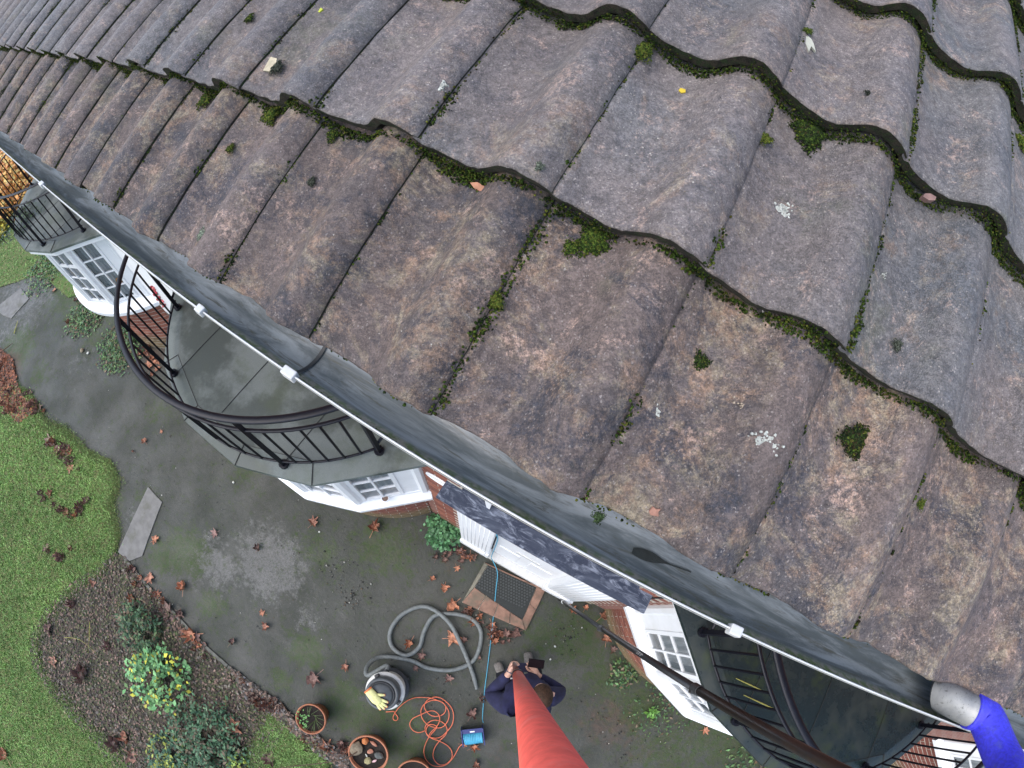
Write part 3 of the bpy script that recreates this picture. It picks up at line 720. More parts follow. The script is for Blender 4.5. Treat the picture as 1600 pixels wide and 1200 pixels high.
# --- doormat in its worn border
stp = px_poly([(722, 940), (757, 878), (852, 920), (821, 984)]); inn = px_poly([(741, 917), (762, 882), (838, 917), (816, 968)])
c = np.mean(stp, 0)
ds = empty('door_step', (c[0], c[1], 0), 'low worn step of stone and red pavers in front of the white door', 'step')
def loc2(P): return [(p[0] - c[0], p[1] - c[1]) for p in P]
S, I2 = loc2(stp), loc2(inn)
for i, (nm, m_, nb) in enumerate((('stone_border', M_STEP, 1), ('paver', M_STEPB, 4), ('paver', M_STEPB, 2), ('paver', M_STEPB, 4))):
    a0, a1, b0, b1 = S[i], S[(i + 1) % 4], I2[i], I2[(i + 1) % 4]
    for q in range(nb):
        f0, f1 = q / nb + .006, (q + 1) / nb - .006
        L_ = lambda p, r, f: (p[0] + (r[0] - p[0]) * f, p[1] + (r[1] - p[1]) * f)
        bevel(MB().prism([L_(a0, a1, f0), L_(a0, a1, f1), L_(b0, b1, f1), L_(b0, b1, f0)], -.01, .045 + rnd.uniform(-.002, .002)).build(nm, m_, ds), .006)
MB().prism(S, -.01, .022).build('mortar_bed', M_MORTAR, ds)
mt = MB().prism(loc2([(p[0] * .985 + c[0] * .015, p[1] * .985 + c[1] * .015) for p in inn]), .023, .036).build('doormat', M_MATR); mt.location = (c[0], c[1], .0)
tag(mt, 'dark rubber studded doormat set into the step', 'doormat')
ug = np.array(I2[2]) - np.array(I2[1]); vg = np.array(I2[0]) - np.array(I2[1]); st = MB()
for i in range(18):
    for j in range(9):
        p = np.array(I2[1]) + vg * ((j + .8) / 9.8) + ug * ((i + .4 + .5 * (j % 2)) / 18.6)
        st.tube([(p[0], p[1], .035), (p[0], p[1], .044)], .0125, 6)
M_STUD = plain('mat_stud', (.052, .058, .056), .6)
tag(st.build('mat_studs', M_STUD, mt), kind='stuff')
# ================================================================== MOSS AND THINGS ON THE ROOF
ICO_V = []; _g = (1 + 5 ** .5) / 2
for a in (-1, 1):
    for b in (-_g, _g): ICO_V += [(0, a, b), (a, b, 0), (b, 0, a)]
ICO_V = np.array(ICO_V) / math.hypot(1, _g)
_bm = bmesh.new(); [_bm.verts.new(v) for v in ICO_V]; _bm.verts.ensure_lookup_table(); bmesh.ops.convex_hull(_bm, input=_bm.verts); _bm.verts.index_update()
ICO_V = np.array([v.co[:] for v in _bm.verts]); ICO_F = np.array([[v.index for v in f.verts] for f in _bm.faces]); _bm.free()
GREENS = np.array([(.034, .060, .012), (.070, .110, .018), (.120, .135, .024), (.020, .032, .012), (.10, .10, .022), (.04, .032, .015)])
def blobs(name, P, r, parent=None, mat=None, pal=GREENS, probs=(.3, .26, .12, .2, .04, .08), squash=.8, kind='stuff'):
    P = np.asarray(P); N = len(P); r = np.asarray(r).reshape(-1, 1, 1)
    J = ICO_V[None] * r * rng.uniform(.65, 1.35, (N, 12, 1)); J[:, :, 2] *= squash
    V = (P[:, None, :] + J).reshape(-1, 3); F = (ICO_F[None] + (np.arange(N) * 12)[:, None, None]).reshape(-1, 3)
    c = pal[rng.choice(len(pal), N, p=np.array(probs) / sum(probs))] * rng.uniform(.6, 1.4, (N, 1))
    o = fastmesh(name, V, F, mat or M_MOSS, parent, cols=np.repeat(c, 12, 0))
    return tag(o, kind=kind) if kind else o
P = []; Rr = []
for n in range(1, 6):                      # under the lower edges of the courses
    xlo, xhi = (-3.2, 1.7) if n == 1 else (-1.5, 1.9)
    X = xlo
    while X < xhi:
        X += .0016; dns = .40 + .9 * mnoise.noise((X * 7, n * 5.0, 0)) + .5 * mnoise.noise((X * 31, n * 3.0, 2)); u = (X / TW) % 1
        dns += .25 if .15 < u < .5 else 0
        for _ in range(9):
            if rnd.random() < dns * .9:
                w = rnd.random() ** 1.5 * (.008 + .022 * max(0, dns - .40)); d_ = rnd.uniform(-.008, .012)
                if w > .004 and rnd.random() < .25: w += .004
                P.append(roofpt(X + rnd.gauss(0, .002), n - 1, GAUGE - w - .0005, rnd.uniform(-.002, .006 + .010 * max(0, 1 - w / .014) * rnd.random()))); Rr.append(rnd.uniform(.0010, .0026))
for k in range(-11, 9):                    # along the side joints
    for n in range(0, 6):
        v = 0; heavy = rnd.uniform(-.20, .22) + {(2, 0): .2, (1, 0): .38, (3, 0): .1, (2, 1): .2, (3, 1): .25, (0, 0): .12, (-1, 0): .1, (3, 2): .3}.get((k, n), 0)
        while v < GAUGE:
            v += .0028; dns = heavy + .75 * mnoise.noise((k * 3.7, n * 2.3, v * 11)) + .35 * mnoise.noise((k, n, v * 60))
            for _ in range(7):
                if rnd.random() < dns * 1.5:
                    w = .003 + .013 * max(0, dns - .15)
                    P.append(roofpt(k * TW + rnd.gauss(.0025, w * .55), n, v, rnd.uniform(-.001, .003))); Rr.append(rnd.uniform(.0009, .0024) * (1 + .3 * max(0, dns)))
for X in np.arange(-2.5, 2, .0022):        # eave edge
    if mnoise.noise((X * 9, 7, 0)) > .02 and rnd.random() < .7:
        P.append(roofpt(X, 0, rnd.uniform(-.004, .004), rnd.uniform(-.018, -.006))); Rr.append(rnd.uniform(.001, .0028))
for n in range(1, 6):
    for X in np.arange(-2.2, 1.9, .0011):
        if mnoise.noise((X * 9, n * 2.7, 5)) + .4 * mnoise.noise((X * 50, n, 1)) > .04:
            P.append(roofpt(X, n, -.0015 - rnd.random() * .002, -.002 - .024 * rnd.random() ** .6)); Rr.append(rnd.uniform(.0008, .0022))
blobs('roof_moss', P, Rr)
P = []; Rr = []
for X in np.arange(-3, 3, .002):           # moss and silt along the gutter lip
    for _q in range(3 if mnoise.noise((X * 5, 3, 0)) > -.08 + (.25 if X > .2 else 0) else 0):
        a_ = math.pi + rnd.uniform(.05, .45); P.append((X + rnd.uniform(-.002, .002), GY + (GR - .001) * math.cos(a_), GZ + (GR - .001) * math.sin(a_))); Rr.append(rnd.uniform(.0006, .0016))
blobs('gutter_moss', P, Rr, pal=np.array([(.09, .13, .03), (.14, .14, .08), (.05, .06, .03)]), probs=(.4, .3, .3))

def on_roof(px_, py_, name, label, cat, group=None):
    q, n, v = roof_hit(px_, py_); o = empty(name, tuple(q), label, cat, group); return q, o
FRM = Matrix(((1, 0, 0), (0, cp, -sp), (0, sp, cp)))
def cushion(px_, py_, rpx, label, pal=GREENS, probs=(.3, .2, .1, .3, .02, .08), hgt=.55, cat='moss', n=None):
    q, _, _ = roof_hit(px_, py_); D = np.linalg.norm(q - CAM); R = rpx / FPX * D; N = n or int(60 + 26 * rpx)
    N = int(N * 1.5); a = rng.uniform(0, 2 * np.pi, N); rr = rng.beta(1.25, 1.7, N) * R * 1.12; z = np.sqrt(np.maximum(0, 1 - (rr / R / 1.12) ** 2)) * R * hgt
    a_s = (1 + .22 * np.sin(a * 3 + px_) + .13 * np.sin(a * 7 + py_))
    L = np.stack([rr * np.cos(a) * a_s, rr * np.sin(a) * a_s, z], 1) @ np.array(FRM).T + q
    o = blobs('moss_cushion', L, rng.uniform(.07, .16, N) * R * (1.15 - .75 * rr / R / 1.12), pal=pal, probs=probs, kind=None); return tag(o, label, cat)
DKP = np.array([(.02, .024, .018), (.035, .04, .028), (.06, .065, .05)])
GYP = np.array([(.13, .16, .12), (.20, .23, .17), (.09, .10, .08)])
cushion(1330, 686, 24, 'large round dark moss cushion on an eave tile near the right', probs=(.15, .08, .04, .5, .05, .2))
cushion(1400, 538, 10, 'small round grey moss button on a second-row tile', DKP * 2.2, (.3, .4, .3), .5)
cushion(1094, 564, 15, 'ragged dark green moss patch below the mossy step', probs=(.3, .1, .05, .4, .02, .1), hgt=.3)
cushion(1437, 786, 9, 'small bright green moss tuft beside a tile joint', probs=(.2, .5, .3, 0, 0, 0))
cushion(1355, 147, 7, 'tiny dark moss button high on a tile near the top right', DKP, (.3, .4, .3))
cushion(487, 284, 9, 'flat brown moss spot on the eave row, left of the middle', DKP * 1.4, (.3, .4, .3), .25)
cushion(392, 30, 9, 'green moss cushion in a tile trough near the top edge', hgt=.6)
cushion(362, 233, 9, 'olive moss cushion in a trough of the eave row', probs=(.2, .2, .2, .2, .1, .1))
cushion(843, 260, 9, 'grey green moss button just above the mossy step', GYP, (.4, .3, .3), .4)
cushion(316, 366, 10, 'pale green lichen rosette on an eave tile crest', GYP * 1.3, (.3, .6, .1), .2, 'lichen')
cushion(436, 109, 12, 'dark fibrous moss ball beside the pale stone flake', DKP * 1.6, (.3, .4, .3), .8)
cushion(893, 388, 16, 'bright moss clump spilling out below the step, left one', probs=(.35, .35, .2, .1, 0, 0), hgt=.3, n=260)
cushion(925, 378, 26, 'wide green moss clump spilling from under the second row', probs=(.35, .3, .15, .2, 0, 0), hgt=.3, n=700)
cushion(775, 470, 15, 'golden green moss cushion in the joint of the eave row', probs=(.1, .3, .4, 0, .2, 0), hgt=.45)
cushion(1003, 82, 18, 'thick olive moss tuft at the corner of four tiles', probs=(.3, .3, .25, .1, .05, 0), hgt=.5)
cushion(1195, 218, 12, 'yellow green moss tuft on the long joint', probs=(.1, .35, .4, 0, .15, 0), hgt=.5)
cushion(1262, 50, 8, 'upright green moss tuft on the top joint', probs=(.3, .4, .2, 0, .1, 0), hgt=.6)
cushion(1413, 246, 15, 'fluffy moss tuft beneath the third-row corner', probs=(.3, .35, .2, .1, .05, 0), hgt=.55)
cushion(1262, 212, 26, 'dark mossy mass in the trough under the third row', probs=(.35, .15, .05, .4, 0, .05), hgt=.35, n=700)
cushion(1595, 225, 14, 'bright moss at the right picture edge between two rows', probs=(.3, .4, .2, .1, 0, 0), hgt=.5)
cushion(425, 182, 17, 'moss clump hanging below the step, left of the middle', probs=(.3, .25, .25, .1, .1, 0), hgt=.4, n=320)
cushion(322, 158, 15, 'moss clump with a dead leaf below the step at the left', probs=(.3, .25, .15, .1, .05, .15), hgt=.35, n=260)
cushion(520, 212, 13, 'small dark moss clump just right of the stepped edge', hgt=.35, n=220)
cushion(735, 275, 12, 'tiny leafed moss clump hiding a curled brown leaf', hgt=.35, n=220)
cushion(935, 806, 11, 'lump of wet moss hanging over the gutter', DKP * 1.4 * np.array([.9, 1.3, .7]), (.3, .4, .3), .5)
def crust(px_, py_, rpx, label, mat=M_LICH, n=26, cat='lichen', fl=.9):
    n = int(n * 1.9); q, _, _ = roof_hit(px_, py_); D = np.linalg.norm(q - CAM); R = rpx / FPX * D; mb = MB()
    for _ in range(n):
        a = rnd.uniform(0, 6.28); r = abs(rnd.gauss(0, .5)) * R; w = rnd.uniform(.03, .15) * R * fl; cx_, cy_ = r * math.cos(a), r * math.sin(a) * .75; m_ = 7; ring = []
        for j in range(m_):
            w_ = w * rnd.uniform(.6, 1.3); ring.append((cx_ + w_ * math.cos(6.28 * j / m_), cy_ + w_ * math.sin(6.28 * j / m_)))
        top = [FRM @ Vector((x, y, .0006)) for x, y in ring]; low = [FRM @ Vector((x, y, -.004)) for x, y in ring]
        mb.add([tuple(np.array(p) + q) for p in top + low], [tuple(range(m_))] + [(j + m_, (j + 1) % m_ + m_, (j + 1) % m_, j) for j in range(m_)])
    return tag(mb.build('lichen_patch', mat), label, cat)
crust(1225, 328, 22, 'white speckled lichen patch on a second-row tile, upper right', n=44)
crust(1023, 640, 12, 'small bright white lichen patch right of the mossy joint', n=26, fl=1.3)
crust(1196, 690, 22, 'largest cream lichen patch on the eave row', n=60)
crust(690, 131, 13, 'cream lichen patch on a second-row roll near the top', n=30, fl=1.3)
crust(1160, 635, 16, 'faint speckled lichen patch above the large cream one', plain('tan_lichen', (.42, .34, .25), .9), n=18, fl=.6)
crust(1487, 858, 12, 'pale star-like lichen on the eave row near the right edge', plain('pale_lichen', (.40, .38, .33), .9), n=18, fl=.8)
crust(1381, 428, 9, 'little white lichen dots left of a grey moss button', n=10, fl=.6)
crust(1020, 948 - 900, 1, 'speck of white lichen at the top joint', n=3) if False else None
# pale flake, feathers, small leaves
def flat_thing(px_, py_, pts, h, name, label, cat, mat, rot=0):
    q, _, _ = roof_hit(px_, py_); D = np.linalg.norm(q - CAM); s = D / FPX; c_, s_ = math.cos(rot), math.sin(rot)
    P_ = [((x * c_ - y * s_) * s, (x * s_ + y * c_) * s) for x, y in pts]; n = len(P_)
    V = [np.array(FRM @ Vector((x, y, h))) for x, y in P_] + [np.array(FRM @ Vector((x, y, -.002))) for x, y in P_]
    mb = MB().add(V, [tuple(range(n))] + [(j + n, (j + 1) % n + n, (j + 1) % n, j) for j in range(n)])
    return tag(mb.build(name, mat, loc=tuple(q)), label, cat)
flat_thing(422, 103, [(-14, -11), (10, -9), (14, 2), (8, 12), (-6, 13), (-12, 4)], .006, 'stone_flake', 'pale cream stone flake lying in a tile trough', 'stone', plain('cream_stone', (.48, .42, .29), .9, .2, 60, .5))
flat_thing(750, 293, [(-16, -3), (-6, -6), (6, -5), (15, 1), (5, 5), (-7, 4)], .006, 'fallen_leaf', 'narrow rust brown leaf caught under the second tile row', 'leaf', M_LEAF, -.2)
flat_thing(1022, 798, [(-8, -3), (-3, -7), (3, -5), (9, -3), (5, 3), (6, 8), (0, 5), (-6, 6)], .005, 'fallen_leaf', 'small curled orange leaf scrap on an eave tile', 'leaf', M_LEAF)
flat_thing(1447, 309, [(-12, -2), (-3, -6), (8, -5), (12, 0), (3, 4), (-7, 3)], .010, 'fallen_leaf', 'grey brown leaf tip in the moss beside the top right step', 'leaf', M_LEAF2, .5)
flat_thing(1262, 68, [(0, 14), (-8, 6), (-10, -4), (-4, -2), (0, -16), (4, -4), (10, -12), (8, 2), (5, 10)], .003, 'fallen_leaf', 'bleached feathery leaf next to the top joint', 'leaf', plain('bleached_leaf', (.40, .40, .33), .8), .3)
flat_thing(1066, 142, [(-5, -2), (0, -5), (5, -1), (3, 4), (-4, 3)], .003, 'petal', 'tiny bright yellow petal on a second-row tile', 'petal', plain('yellow_petal', (.7, .5, .03), .7))
flat_thing(501, 16, [(-4, -3), (2, -4), (4, 2), (-2, 4)], .003, 'petal', 'tiny yellow green petal near the top edge', 'petal', plain('lime_petal', (.5, .55, .05), .7))
q, _, _ = roof_hit(1180, 472)
w_ = MB(); 
for a in (0, .5, -.45, .9): w_.tube([q + np.array([0, 0, .010]), q + np.array([.010 * math.cos(a - .6), .010 * math.sin(a - .6), .013]), q + np.array([.024 * math.cos(a - .6), .024 * math.sin(a - .6), .010])], [.0014, .0012, .0006], 5)
tag(w_.build('feather', plain('white_feather', (.7, .66, .62), .8)), 'wispy white feather on the lower edge of a second-row tile', 'feather')
P = []; Rr = []
for _ in range(420):
    X = rnd.uniform(-1.5, 1.6); n = rnd.randrange(4); v = rnd.uniform(.02, .33); P.append(roofpt(X, n, v, .0004)); Rr.append(rnd.uniform(.0004, .0013))
blobs('roof_grit', P, Rr, mat=M_LITTER, pal=np.array([(.4, .38, .33), (.03, .03, .03), (.25, .2, .15)]), probs=(.3, .4, .3))
# long black leaf and silt in the gutter
def gutter_pt(X, a_): return (X, GY + (GR - .002) * math.cos(a_), GZ + (GR - .002) * math.sin(a_))
aa = [4.35, 4.5, 4.62, 4.72]; mb = MB(); top = []; bot = []
for i, X in enumerate(np.linspace(.572, .672, 14)):
    f = i / 13; wd = .15 * math.sin(math.pi * min(1, f * 1.5 + .15)) * (1 - f) ** .35 + .02; m_ = 4.55 + .22 * f
    top.append(gutter_pt(X, m_ - wd)); bot.append(gutter_pt(X, m_ + wd))
v_ = [p for pr_ in zip(top, bot) for p in pr_]; v_ = [(x, y, z + .003) for x, y, z in v_]
tag(MB().add(v_, [(2 * i, 2 * i + 1, 2 * i + 3, 2 * i + 2) for i in range(13)]).build('wet_leaf', plain('black_wet_leaf', (.022, .028, .028), .4, .3, 80, .5)), 'long black wet leaf stuck to the bottom of the gutter', 'leaf')

# ================================================================== FALLEN LEAVES
def leaf_mesh(seed, mat, s=.09):
    r_ = random.Random(seed); pts = []
    lob = [(-155, .50), (-135, .44), (-112, .80), (-98, .92), (-80, .55), (-60, .80), (-45, 1.0), (-26, .62), (-12, .85), (0, 1.08), (12, .85), (26, .62), (45, 1.0), (60, .80), (80, .55), (98, .92), (112, .80), (135, .44), (155, .50), (180, .18)]
    for a, r in lob:
        a = math.radians(a + r_.uniform(-5, 5)); r = r * s * r_.uniform(.62, 1.12)
        pts.append((r * math.sin(a), r * math.cos(a)))
    n = len(pts); fold = r_.uniform(.1, 1.7); V = [(0, 0, .008)]
    for x, y in pts:
        d = math.hypot(x, y); V.append((x * .55, y * .55, .010 + fold * .10 * abs(x) + r_.uniform(-.003, .003)))
    for x, y in pts: V.append((x * (1 - .28 * fold), y * (1 - .1 * fold), .004 + fold * .45 * abs(x) + fold * .25 * abs(y) + r_.uniform(0, .022)))
    F = [(0, 1 + i, 1 + (i + 1) % n) for i in range(n)] + [(1 + i, 1 + n + i, 1 + n + (i + 1) % n, 1 + (i + 1) % n) for i in range(n)]
    k = len(V); V += [(-.002, 0, .006), (.002, 0, .006), (.003, -s * .95, .003), (-.001, -s * .95, .003)]; F.append((k, k + 1, k + 2, k + 3))
    me = bpy.data.meshes.new('fallen_leaf'); me.from_pydata(V, [], F); me.materials.append(mat); me.update(); return me
LM = [leaf_mesh(i, M_LEAF) for i in range(12)]; LM2 = [leaf_mesh(20 + i, M_LEAF2) for i in range(10)]
def leaf(px_, py_, size, label, group=None, faded=False, z=.0):
    c = atz(px_, py_, z); D = np.linalg.norm(c - CAM); d = ray(px_, py_); fore = abs(d[2]) ** .5
    s = size / FPX * D / .18 * 1.3 * rnd.uniform(.9, 1.1)
    o = bpy.data.objects.new('fallen_leaf', rnd.choice(LM2 if faded else LM)); o.location = (c[0], c[1], z + .004); o.rotation_euler = (rnd.uniform(-.25, .25), rnd.uniform(-.25, .25), rnd.uniform(0, 6.28)); o.scale = (s, s, s)
    link(o); return tag(o, label, 'leaf', group)
A_ = 'maple leaf'
for x, y, s, lb, fd in [
    (490, 816, 20, 'orange leaf standing between the bay window and the pale drive', 0), (585, 825, 26, 'large folded orange leaf in front of the bow window wall', 0),
    (242, 843, 14, 'orange leaf right of the grey paving slab', 0), (337, 832, 14, 'dull red leaf on the pale part of the drive, upper one', 1),
    (403, 855, 15, 'faded purple leaf alone on the pale part of the drive', 1), (145, 907, 20, 'rust leaf where the lawn meets the flower bed', 0),
    (234, 902, 18, 'orange leaf lying by the edging, upper of two', 0), (287, 918, 21, 'spread orange leaf on the drive past the edging', 0),
    (247, 928, 14, 'small orange leaf on the bed side of the edging', 0), (264, 953, 22, 'brown pink leaf flat on the edging', 1), (282, 958, 18, 'dark red leaf touching the edging', 1),
    (302, 990, 27, 'large orange leaf hanging over the edging', 0), (362, 1002, 15, 'muted red leaf on the drive beside the edging', 1), (411, 957, 10, 'small upright leaf, upper of a pair on the drive', 0),
    (415, 977, 17, 'orange leaf, lower of a pair on the drive', 0), (541, 1039, 17, 'orange leaf alone on the dark drive left of the vacuum hose', 0), (492, 1057, 32, 'very large faded leaf left of the vacuum cleaner', 1),
    (641, 1003, 22, 'orange leaf inside the left loop of the hose', 0), (706, 996, 28, 'large orange leaf inside the right loop of the hose', 0), (725, 998, 15, 'dull leaf beside the large one inside the hose loop', 1),
    (659, 1023, 17, 'faded leaf partly under the hose', 1), (650, 1041, 14, 'brown leaf touching the outer hose loop', 1), (708, 944, 26, 'big reddish leaf between the hose and the doormat', 0),
    (695, 917, 18, 'orange leaf, lower of two left of the step', 0), (675, 904, 12, 'small orange leaf, upper of two left of the step', 0), (714, 886, 12, 'little rust leaf close to the left edge of the step', 0),
    (735, 868, 16, 'orange leaf leaning on the door threshold', 0), (716, 862, 20, 'dark pink leaf beneath the shrub by the door', 1), (773, 1001, 19, 'orange leaf below the step beside the blue tube', 0),
    (806, 988, 24, 'dark red leaf at the lower corner of the step', 1), (748, 1026, 12, 'small pink leaf near the end of the hose', 1), (702, 1060, 16, 'brown leaf between hose and orange cable', 1),
    (738, 1114, 22, 'red brown leaf above the cable reel', 1), (752, 1088, 16, 'dull red leaf left of the person', 1), (740, 1165, 18, 'orange leaf under the cable reel', 0), (725, 1161, 12, 'orange scrap beside the cable reel', 0),
    (743, 970, 20, 'crumpled leaf in the middle of the drift along the step', 0), (895, 950, 18, 'orange leaf beyond the end of the white threshold', 0), (915, 949, 12, 'tiny orange leaf between the pole and the wall', 0),
    (941, 962, 22, 'large orange leaf between the pole and the right bay', 0), (947, 997, 22, 'spread orange leaf just right of the black pole', 0), (957, 1015, 17, 'pinkish leaf below the spread orange one', 1),
    (1100, 1140, 14, 'orange leaf peeping out under the white sill of the right bay', 0), (227, 690, 12, 'small red leaf on the drive below the left railing', 0), (209, 705, 6, 'tiny red scrap on the drive', 0),
    (253, 673, 6, 'tiny rust scrap close to the felt roof edge', 0), (107, 504, 11, 'pale orange leaf, upper of two on the left drive', 0), (121, 511, 7, 'small rust leaf, lower of two on the left drive', 0),
    (218, 552, 15, 'orange leaf under the left railing, left one', 0), (232, 569, 11, 'orange leaf under the left railing, lower one', 0), (86, 452, 9, 'orange leaf by the left bay, lower', 0), (84, 436, 8, 'orange leaf by the left bay, upper', 0),
    (58, 420, 6, 'tiny pale leaf by the mossy verge at the left', 0), (120, 468, 10, 'pink leaf near the curved white sill', 1), (141, 492, 8, 'pale leaf in the weeds by the left bay', 1),
    (207, 936, 16, 'glowing orange leaf on the bed above the dark shrub', 0), (85, 1035, 18, 'orange leaf in the left corner of the flower bed', 0), (130, 1057, 30, 'large mottled leaf on the flower bed soil', 1),
    (172, 1010, 18, 'dull pink leaf on the soil left of the dark shrub', 1), (78, 984, 20, 'faded red leaf on the upper left of the bed', 1), (115, 945, 18, 'faded leaf near the top of the bed', 1),
    (367, 1137, 30, 'big orange leaf right of the dark green bush', 0), (398, 1126, 9, 'small orange leaf above the lower lawn', 0), (455, 1132, 12, 'upright orange leaf left of the plant pot', 0),
    (481, 1153, 16, 'orange leaf touching the bottom of the plant pot', 0), (511, 1167, 26, 'large brown leaf between the two pots', 0), (424, 1184, 24, 'faded leaf on the lower lawn', 1), (536, 1160, 18, 'dull red leaf above the pot of stones', 1),
    (197, 1153, 20, 'dull orange leaf at the lower tip of the bed', 0), (207, 1178, 24, 'glossy orange leaf where bed meets lawn at the bottom', 0), (10, 1180, 22, 'orange leaf in the bottom left corner of the lawn', 0),
    (182, 1163, 26, 'brown pink leaf beside the dark bush', 1), (516, 1205, 20, 'orange leaf at the bottom edge by the pot of stones', 0), (745, 1194, 16, 'orange leaf at the bottom edge below the reel', 0)]:
    leaf(x, y, s, lb, None, bool(fd))
def drift(n, poly, size, label, group, fd=.4):
    P_ = poly
    for _ in range(n):
        i = rnd.randrange(len(P_) - 1); f = rnd.random(); x = P_[i][0] + (P_[i + 1][0] - P_[i][0]) * f + rnd.gauss(0, 5); y = P_[i][1] + (P_[i + 1][1] - P_[i][1]) * f + rnd.gauss(0, 5)
        leaf(x, y, size * rnd.uniform(.6, 1.25), label, group, rnd.random() < fd, .0)
drift(26, [(192, 878), (225, 915), (262, 955), (300, 1000), (355, 1045), (392, 1078)], 12, 'one of the small faded leaves strewn along the bed edging', 'leaves strewn along the edging', .6)
drift(22, [(730, 953), (755, 975), (775, 990), (800, 995)], 15, 'one of the crumpled leaves drifted along the front of the step', 'leaves drifted along the step', .6)
drift(16, [(690, 872), (712, 855), (745, 880)], 13, 'one of the faded leaves under the shrub beside the door', 'leaves under the door shrub', .8)
drift(26, [(390, 1082), (415, 1095), (432, 1105)], 15, 'one of the faded leaves heaped at the end of the edging', 'leaves heaped at the end of the edging', .7)
drift(20, [(485, 1160), (520, 1172), (548, 1165)], 13, 'one of the curled leaves between the two pots', 'leaves between the pots', .6)
drift(34, [(6, 560), (8, 600), (15, 640), (30, 640)], 12, 'one of the rust leaves piled at the left edge of the drive', 'leaves piled at the left edge', .2)
drift(22, [(35, 625), (50, 632), (60, 645)], 12, 'one of the brown leaves on the tip of the lawn', 'leaves on the tip of the lawn', .5)
drift(24, [(75, 690), (108, 715), (120, 735)], 13, 'one of the brown leaves scattered on the upper lawn', 'leaves on the upper lawn', .6)
drift(18, [(70, 775), (112, 800), (145, 785)], 13, 'one of the brown leaves on the middle of the lawn', 'leaves on the middle of the lawn', .6)
drift(10, [(78, 862), (95, 868), (118, 862)], 12, 'one of the dark leaves in a row on the lawn', 'leaves in a row on the lawn', .5)
drift(16, [(225, 540), (240, 560), (248, 595)], 10, 'one of the rust leaves under the felt roof edge', 'leaves under the felt roof', .1)
# litter on the bed, crumbs on the drive
def scatter_flakes(name, poly, n, s, pal, z=.012, clip=True):
    poly = np.array(poly); p = rng.uniform(poly.min(0), poly.max(0), (n, 2)); p = p[inside(p[:, 0], p[:, 1], poly)]; N = len(p)
    q = rng.normal(0, 1, (N, 4, 3)); base = np.array([(-1, -.6, 0), (1, -.5, 0), (.8, .6, 0), (-.7, .7, 0)])
    a = rng.uniform(0, 6.28, N); w = s * rng.uniform(.4, 1.4, N); B = base[None] + q * .25
    X = (B[:, :, 0] * np.cos(a)[:, None] - B[:, :, 1] * np.sin(a)[:, None]) * w[:, None]; Y = (B[:, :, 0] * np.sin(a)[:, None] + B[:, :, 1] * np.cos(a)[:, None]) * w[:, None]
    Z = z + rng.uniform(0, .015, (N, 1)) + q[:, :, 2] * w[:, None] * .35
    V = np.stack([X + p[:, :1], Y + p[:, 1:], np.abs(Z)], 2).reshape(-1, 3); F = np.arange(N * 4).reshape(N, 4)
    c = np.array(pal)[rng.integers(0, len(pal), N)] * rng.uniform(.6, 1.4, (N, 1))
    return tag(fastmesh(name, V, F, M_LITTER, cols=np.repeat(c, 4, 0)), kind='stuff')
LP_ = [(.12, .085, .065), (.18, .12, .09), (.07, .055, .042), (.24, .16, .12), (.17, .15, .12), (.045, .038, .032)]
scatter_flakes('leaf_litter', BED, 11000, .015, LP_)
scatter_flakes('bed_moss', BED, 9000, .012, [(.05, .07, .025), (.08, .10, .04), (.12, .12, .05)])
scatter_flakes('leaf_litter', px_poly([(360, 1040), (385, 1060), (440, 1098), (470, 1130), (545, 1180), (545, 1205), (500, 1178), (455, 1140), (425, 1115), (380, 1085)]), 2600, .02, LP_ + [(.2, .19, .18)])
scatter_flakes('leaf_litter', px_poly([(0, 545), (20, 560), (28, 600), (40, 625), (60, 640), (30, 660), (0, 630)]), 6000, .025, [(.30, .11, .05), (.2, .08, .05), (.1, .06, .04)])
P = []; Rr = []; PC = []
for _ in range(1500):
    x, y = rnd.uniform(60, 1100), rnd.uniform(480, 1195); c = atz(x, y)
    if c[1] > .3 or c[1] < -4 or c[0] > 5 or c[0] < -9: continue
    P.append((c[0], c[1], .003)); Rr.append(rnd.uniform(.0025, .008))
for cx_, cy_, n, s in ((548, 935, 60, 12), (700, 1060, 10, 20), (885, 995, 60, 14), (960, 1145, 60, 40), (520, 885, 30, 12), (240, 770, 20, 10)):
    for _ in range(n):
        c = atz(cx_ + rnd.gauss(0, s), cy_ + rnd.gauss(0, s)); P.append((c[0], c[1], .004)); Rr.append(rnd.uniform(.003, .012))
blobs('drive_grit', P, Rr, mat=M_LITTER, pal=np.array([(.02, .02, .018), (.10, .10, .085), (.42, .41, .36), (.10, .07, .04)]), probs=(.42, .33, .07, .18), squash=.5)
for x, y, lb in ((512, 269 * .2667 + 480, ''),): pass
def pebble(px_, py_, r, label, mat=M_LICH):
    c = atz(px_, py_); mb = MB(); mb.add([(v[0] * r * rnd.uniform(.8, 1.2), v[1] * r * rnd.uniform(.7, 1.1), v[2] * r * .45 + r * .3) for v in ICO_V], [tuple(f) for f in ICO_F])
    return tag(mb.build('pebble', mat, loc=(c[0], c[1], 0), smooth=True), label, 'pebble')
pebble(138, 551, .035, 'small bright white pebble on the left drive'); pebble(129, 547, .055, 'round grey pebble next to the white one', M_STONE)
pebble(499, 830, .014, 'white pebble near the orange leaf by the bay'); pebble(365, 753, .02, 'white chip below the felt roof corner')
pebble(860, 1029, .014, 'white chip right of the shoe'); pebble(867, 1009, .016, 'pale chip by the dark clod')

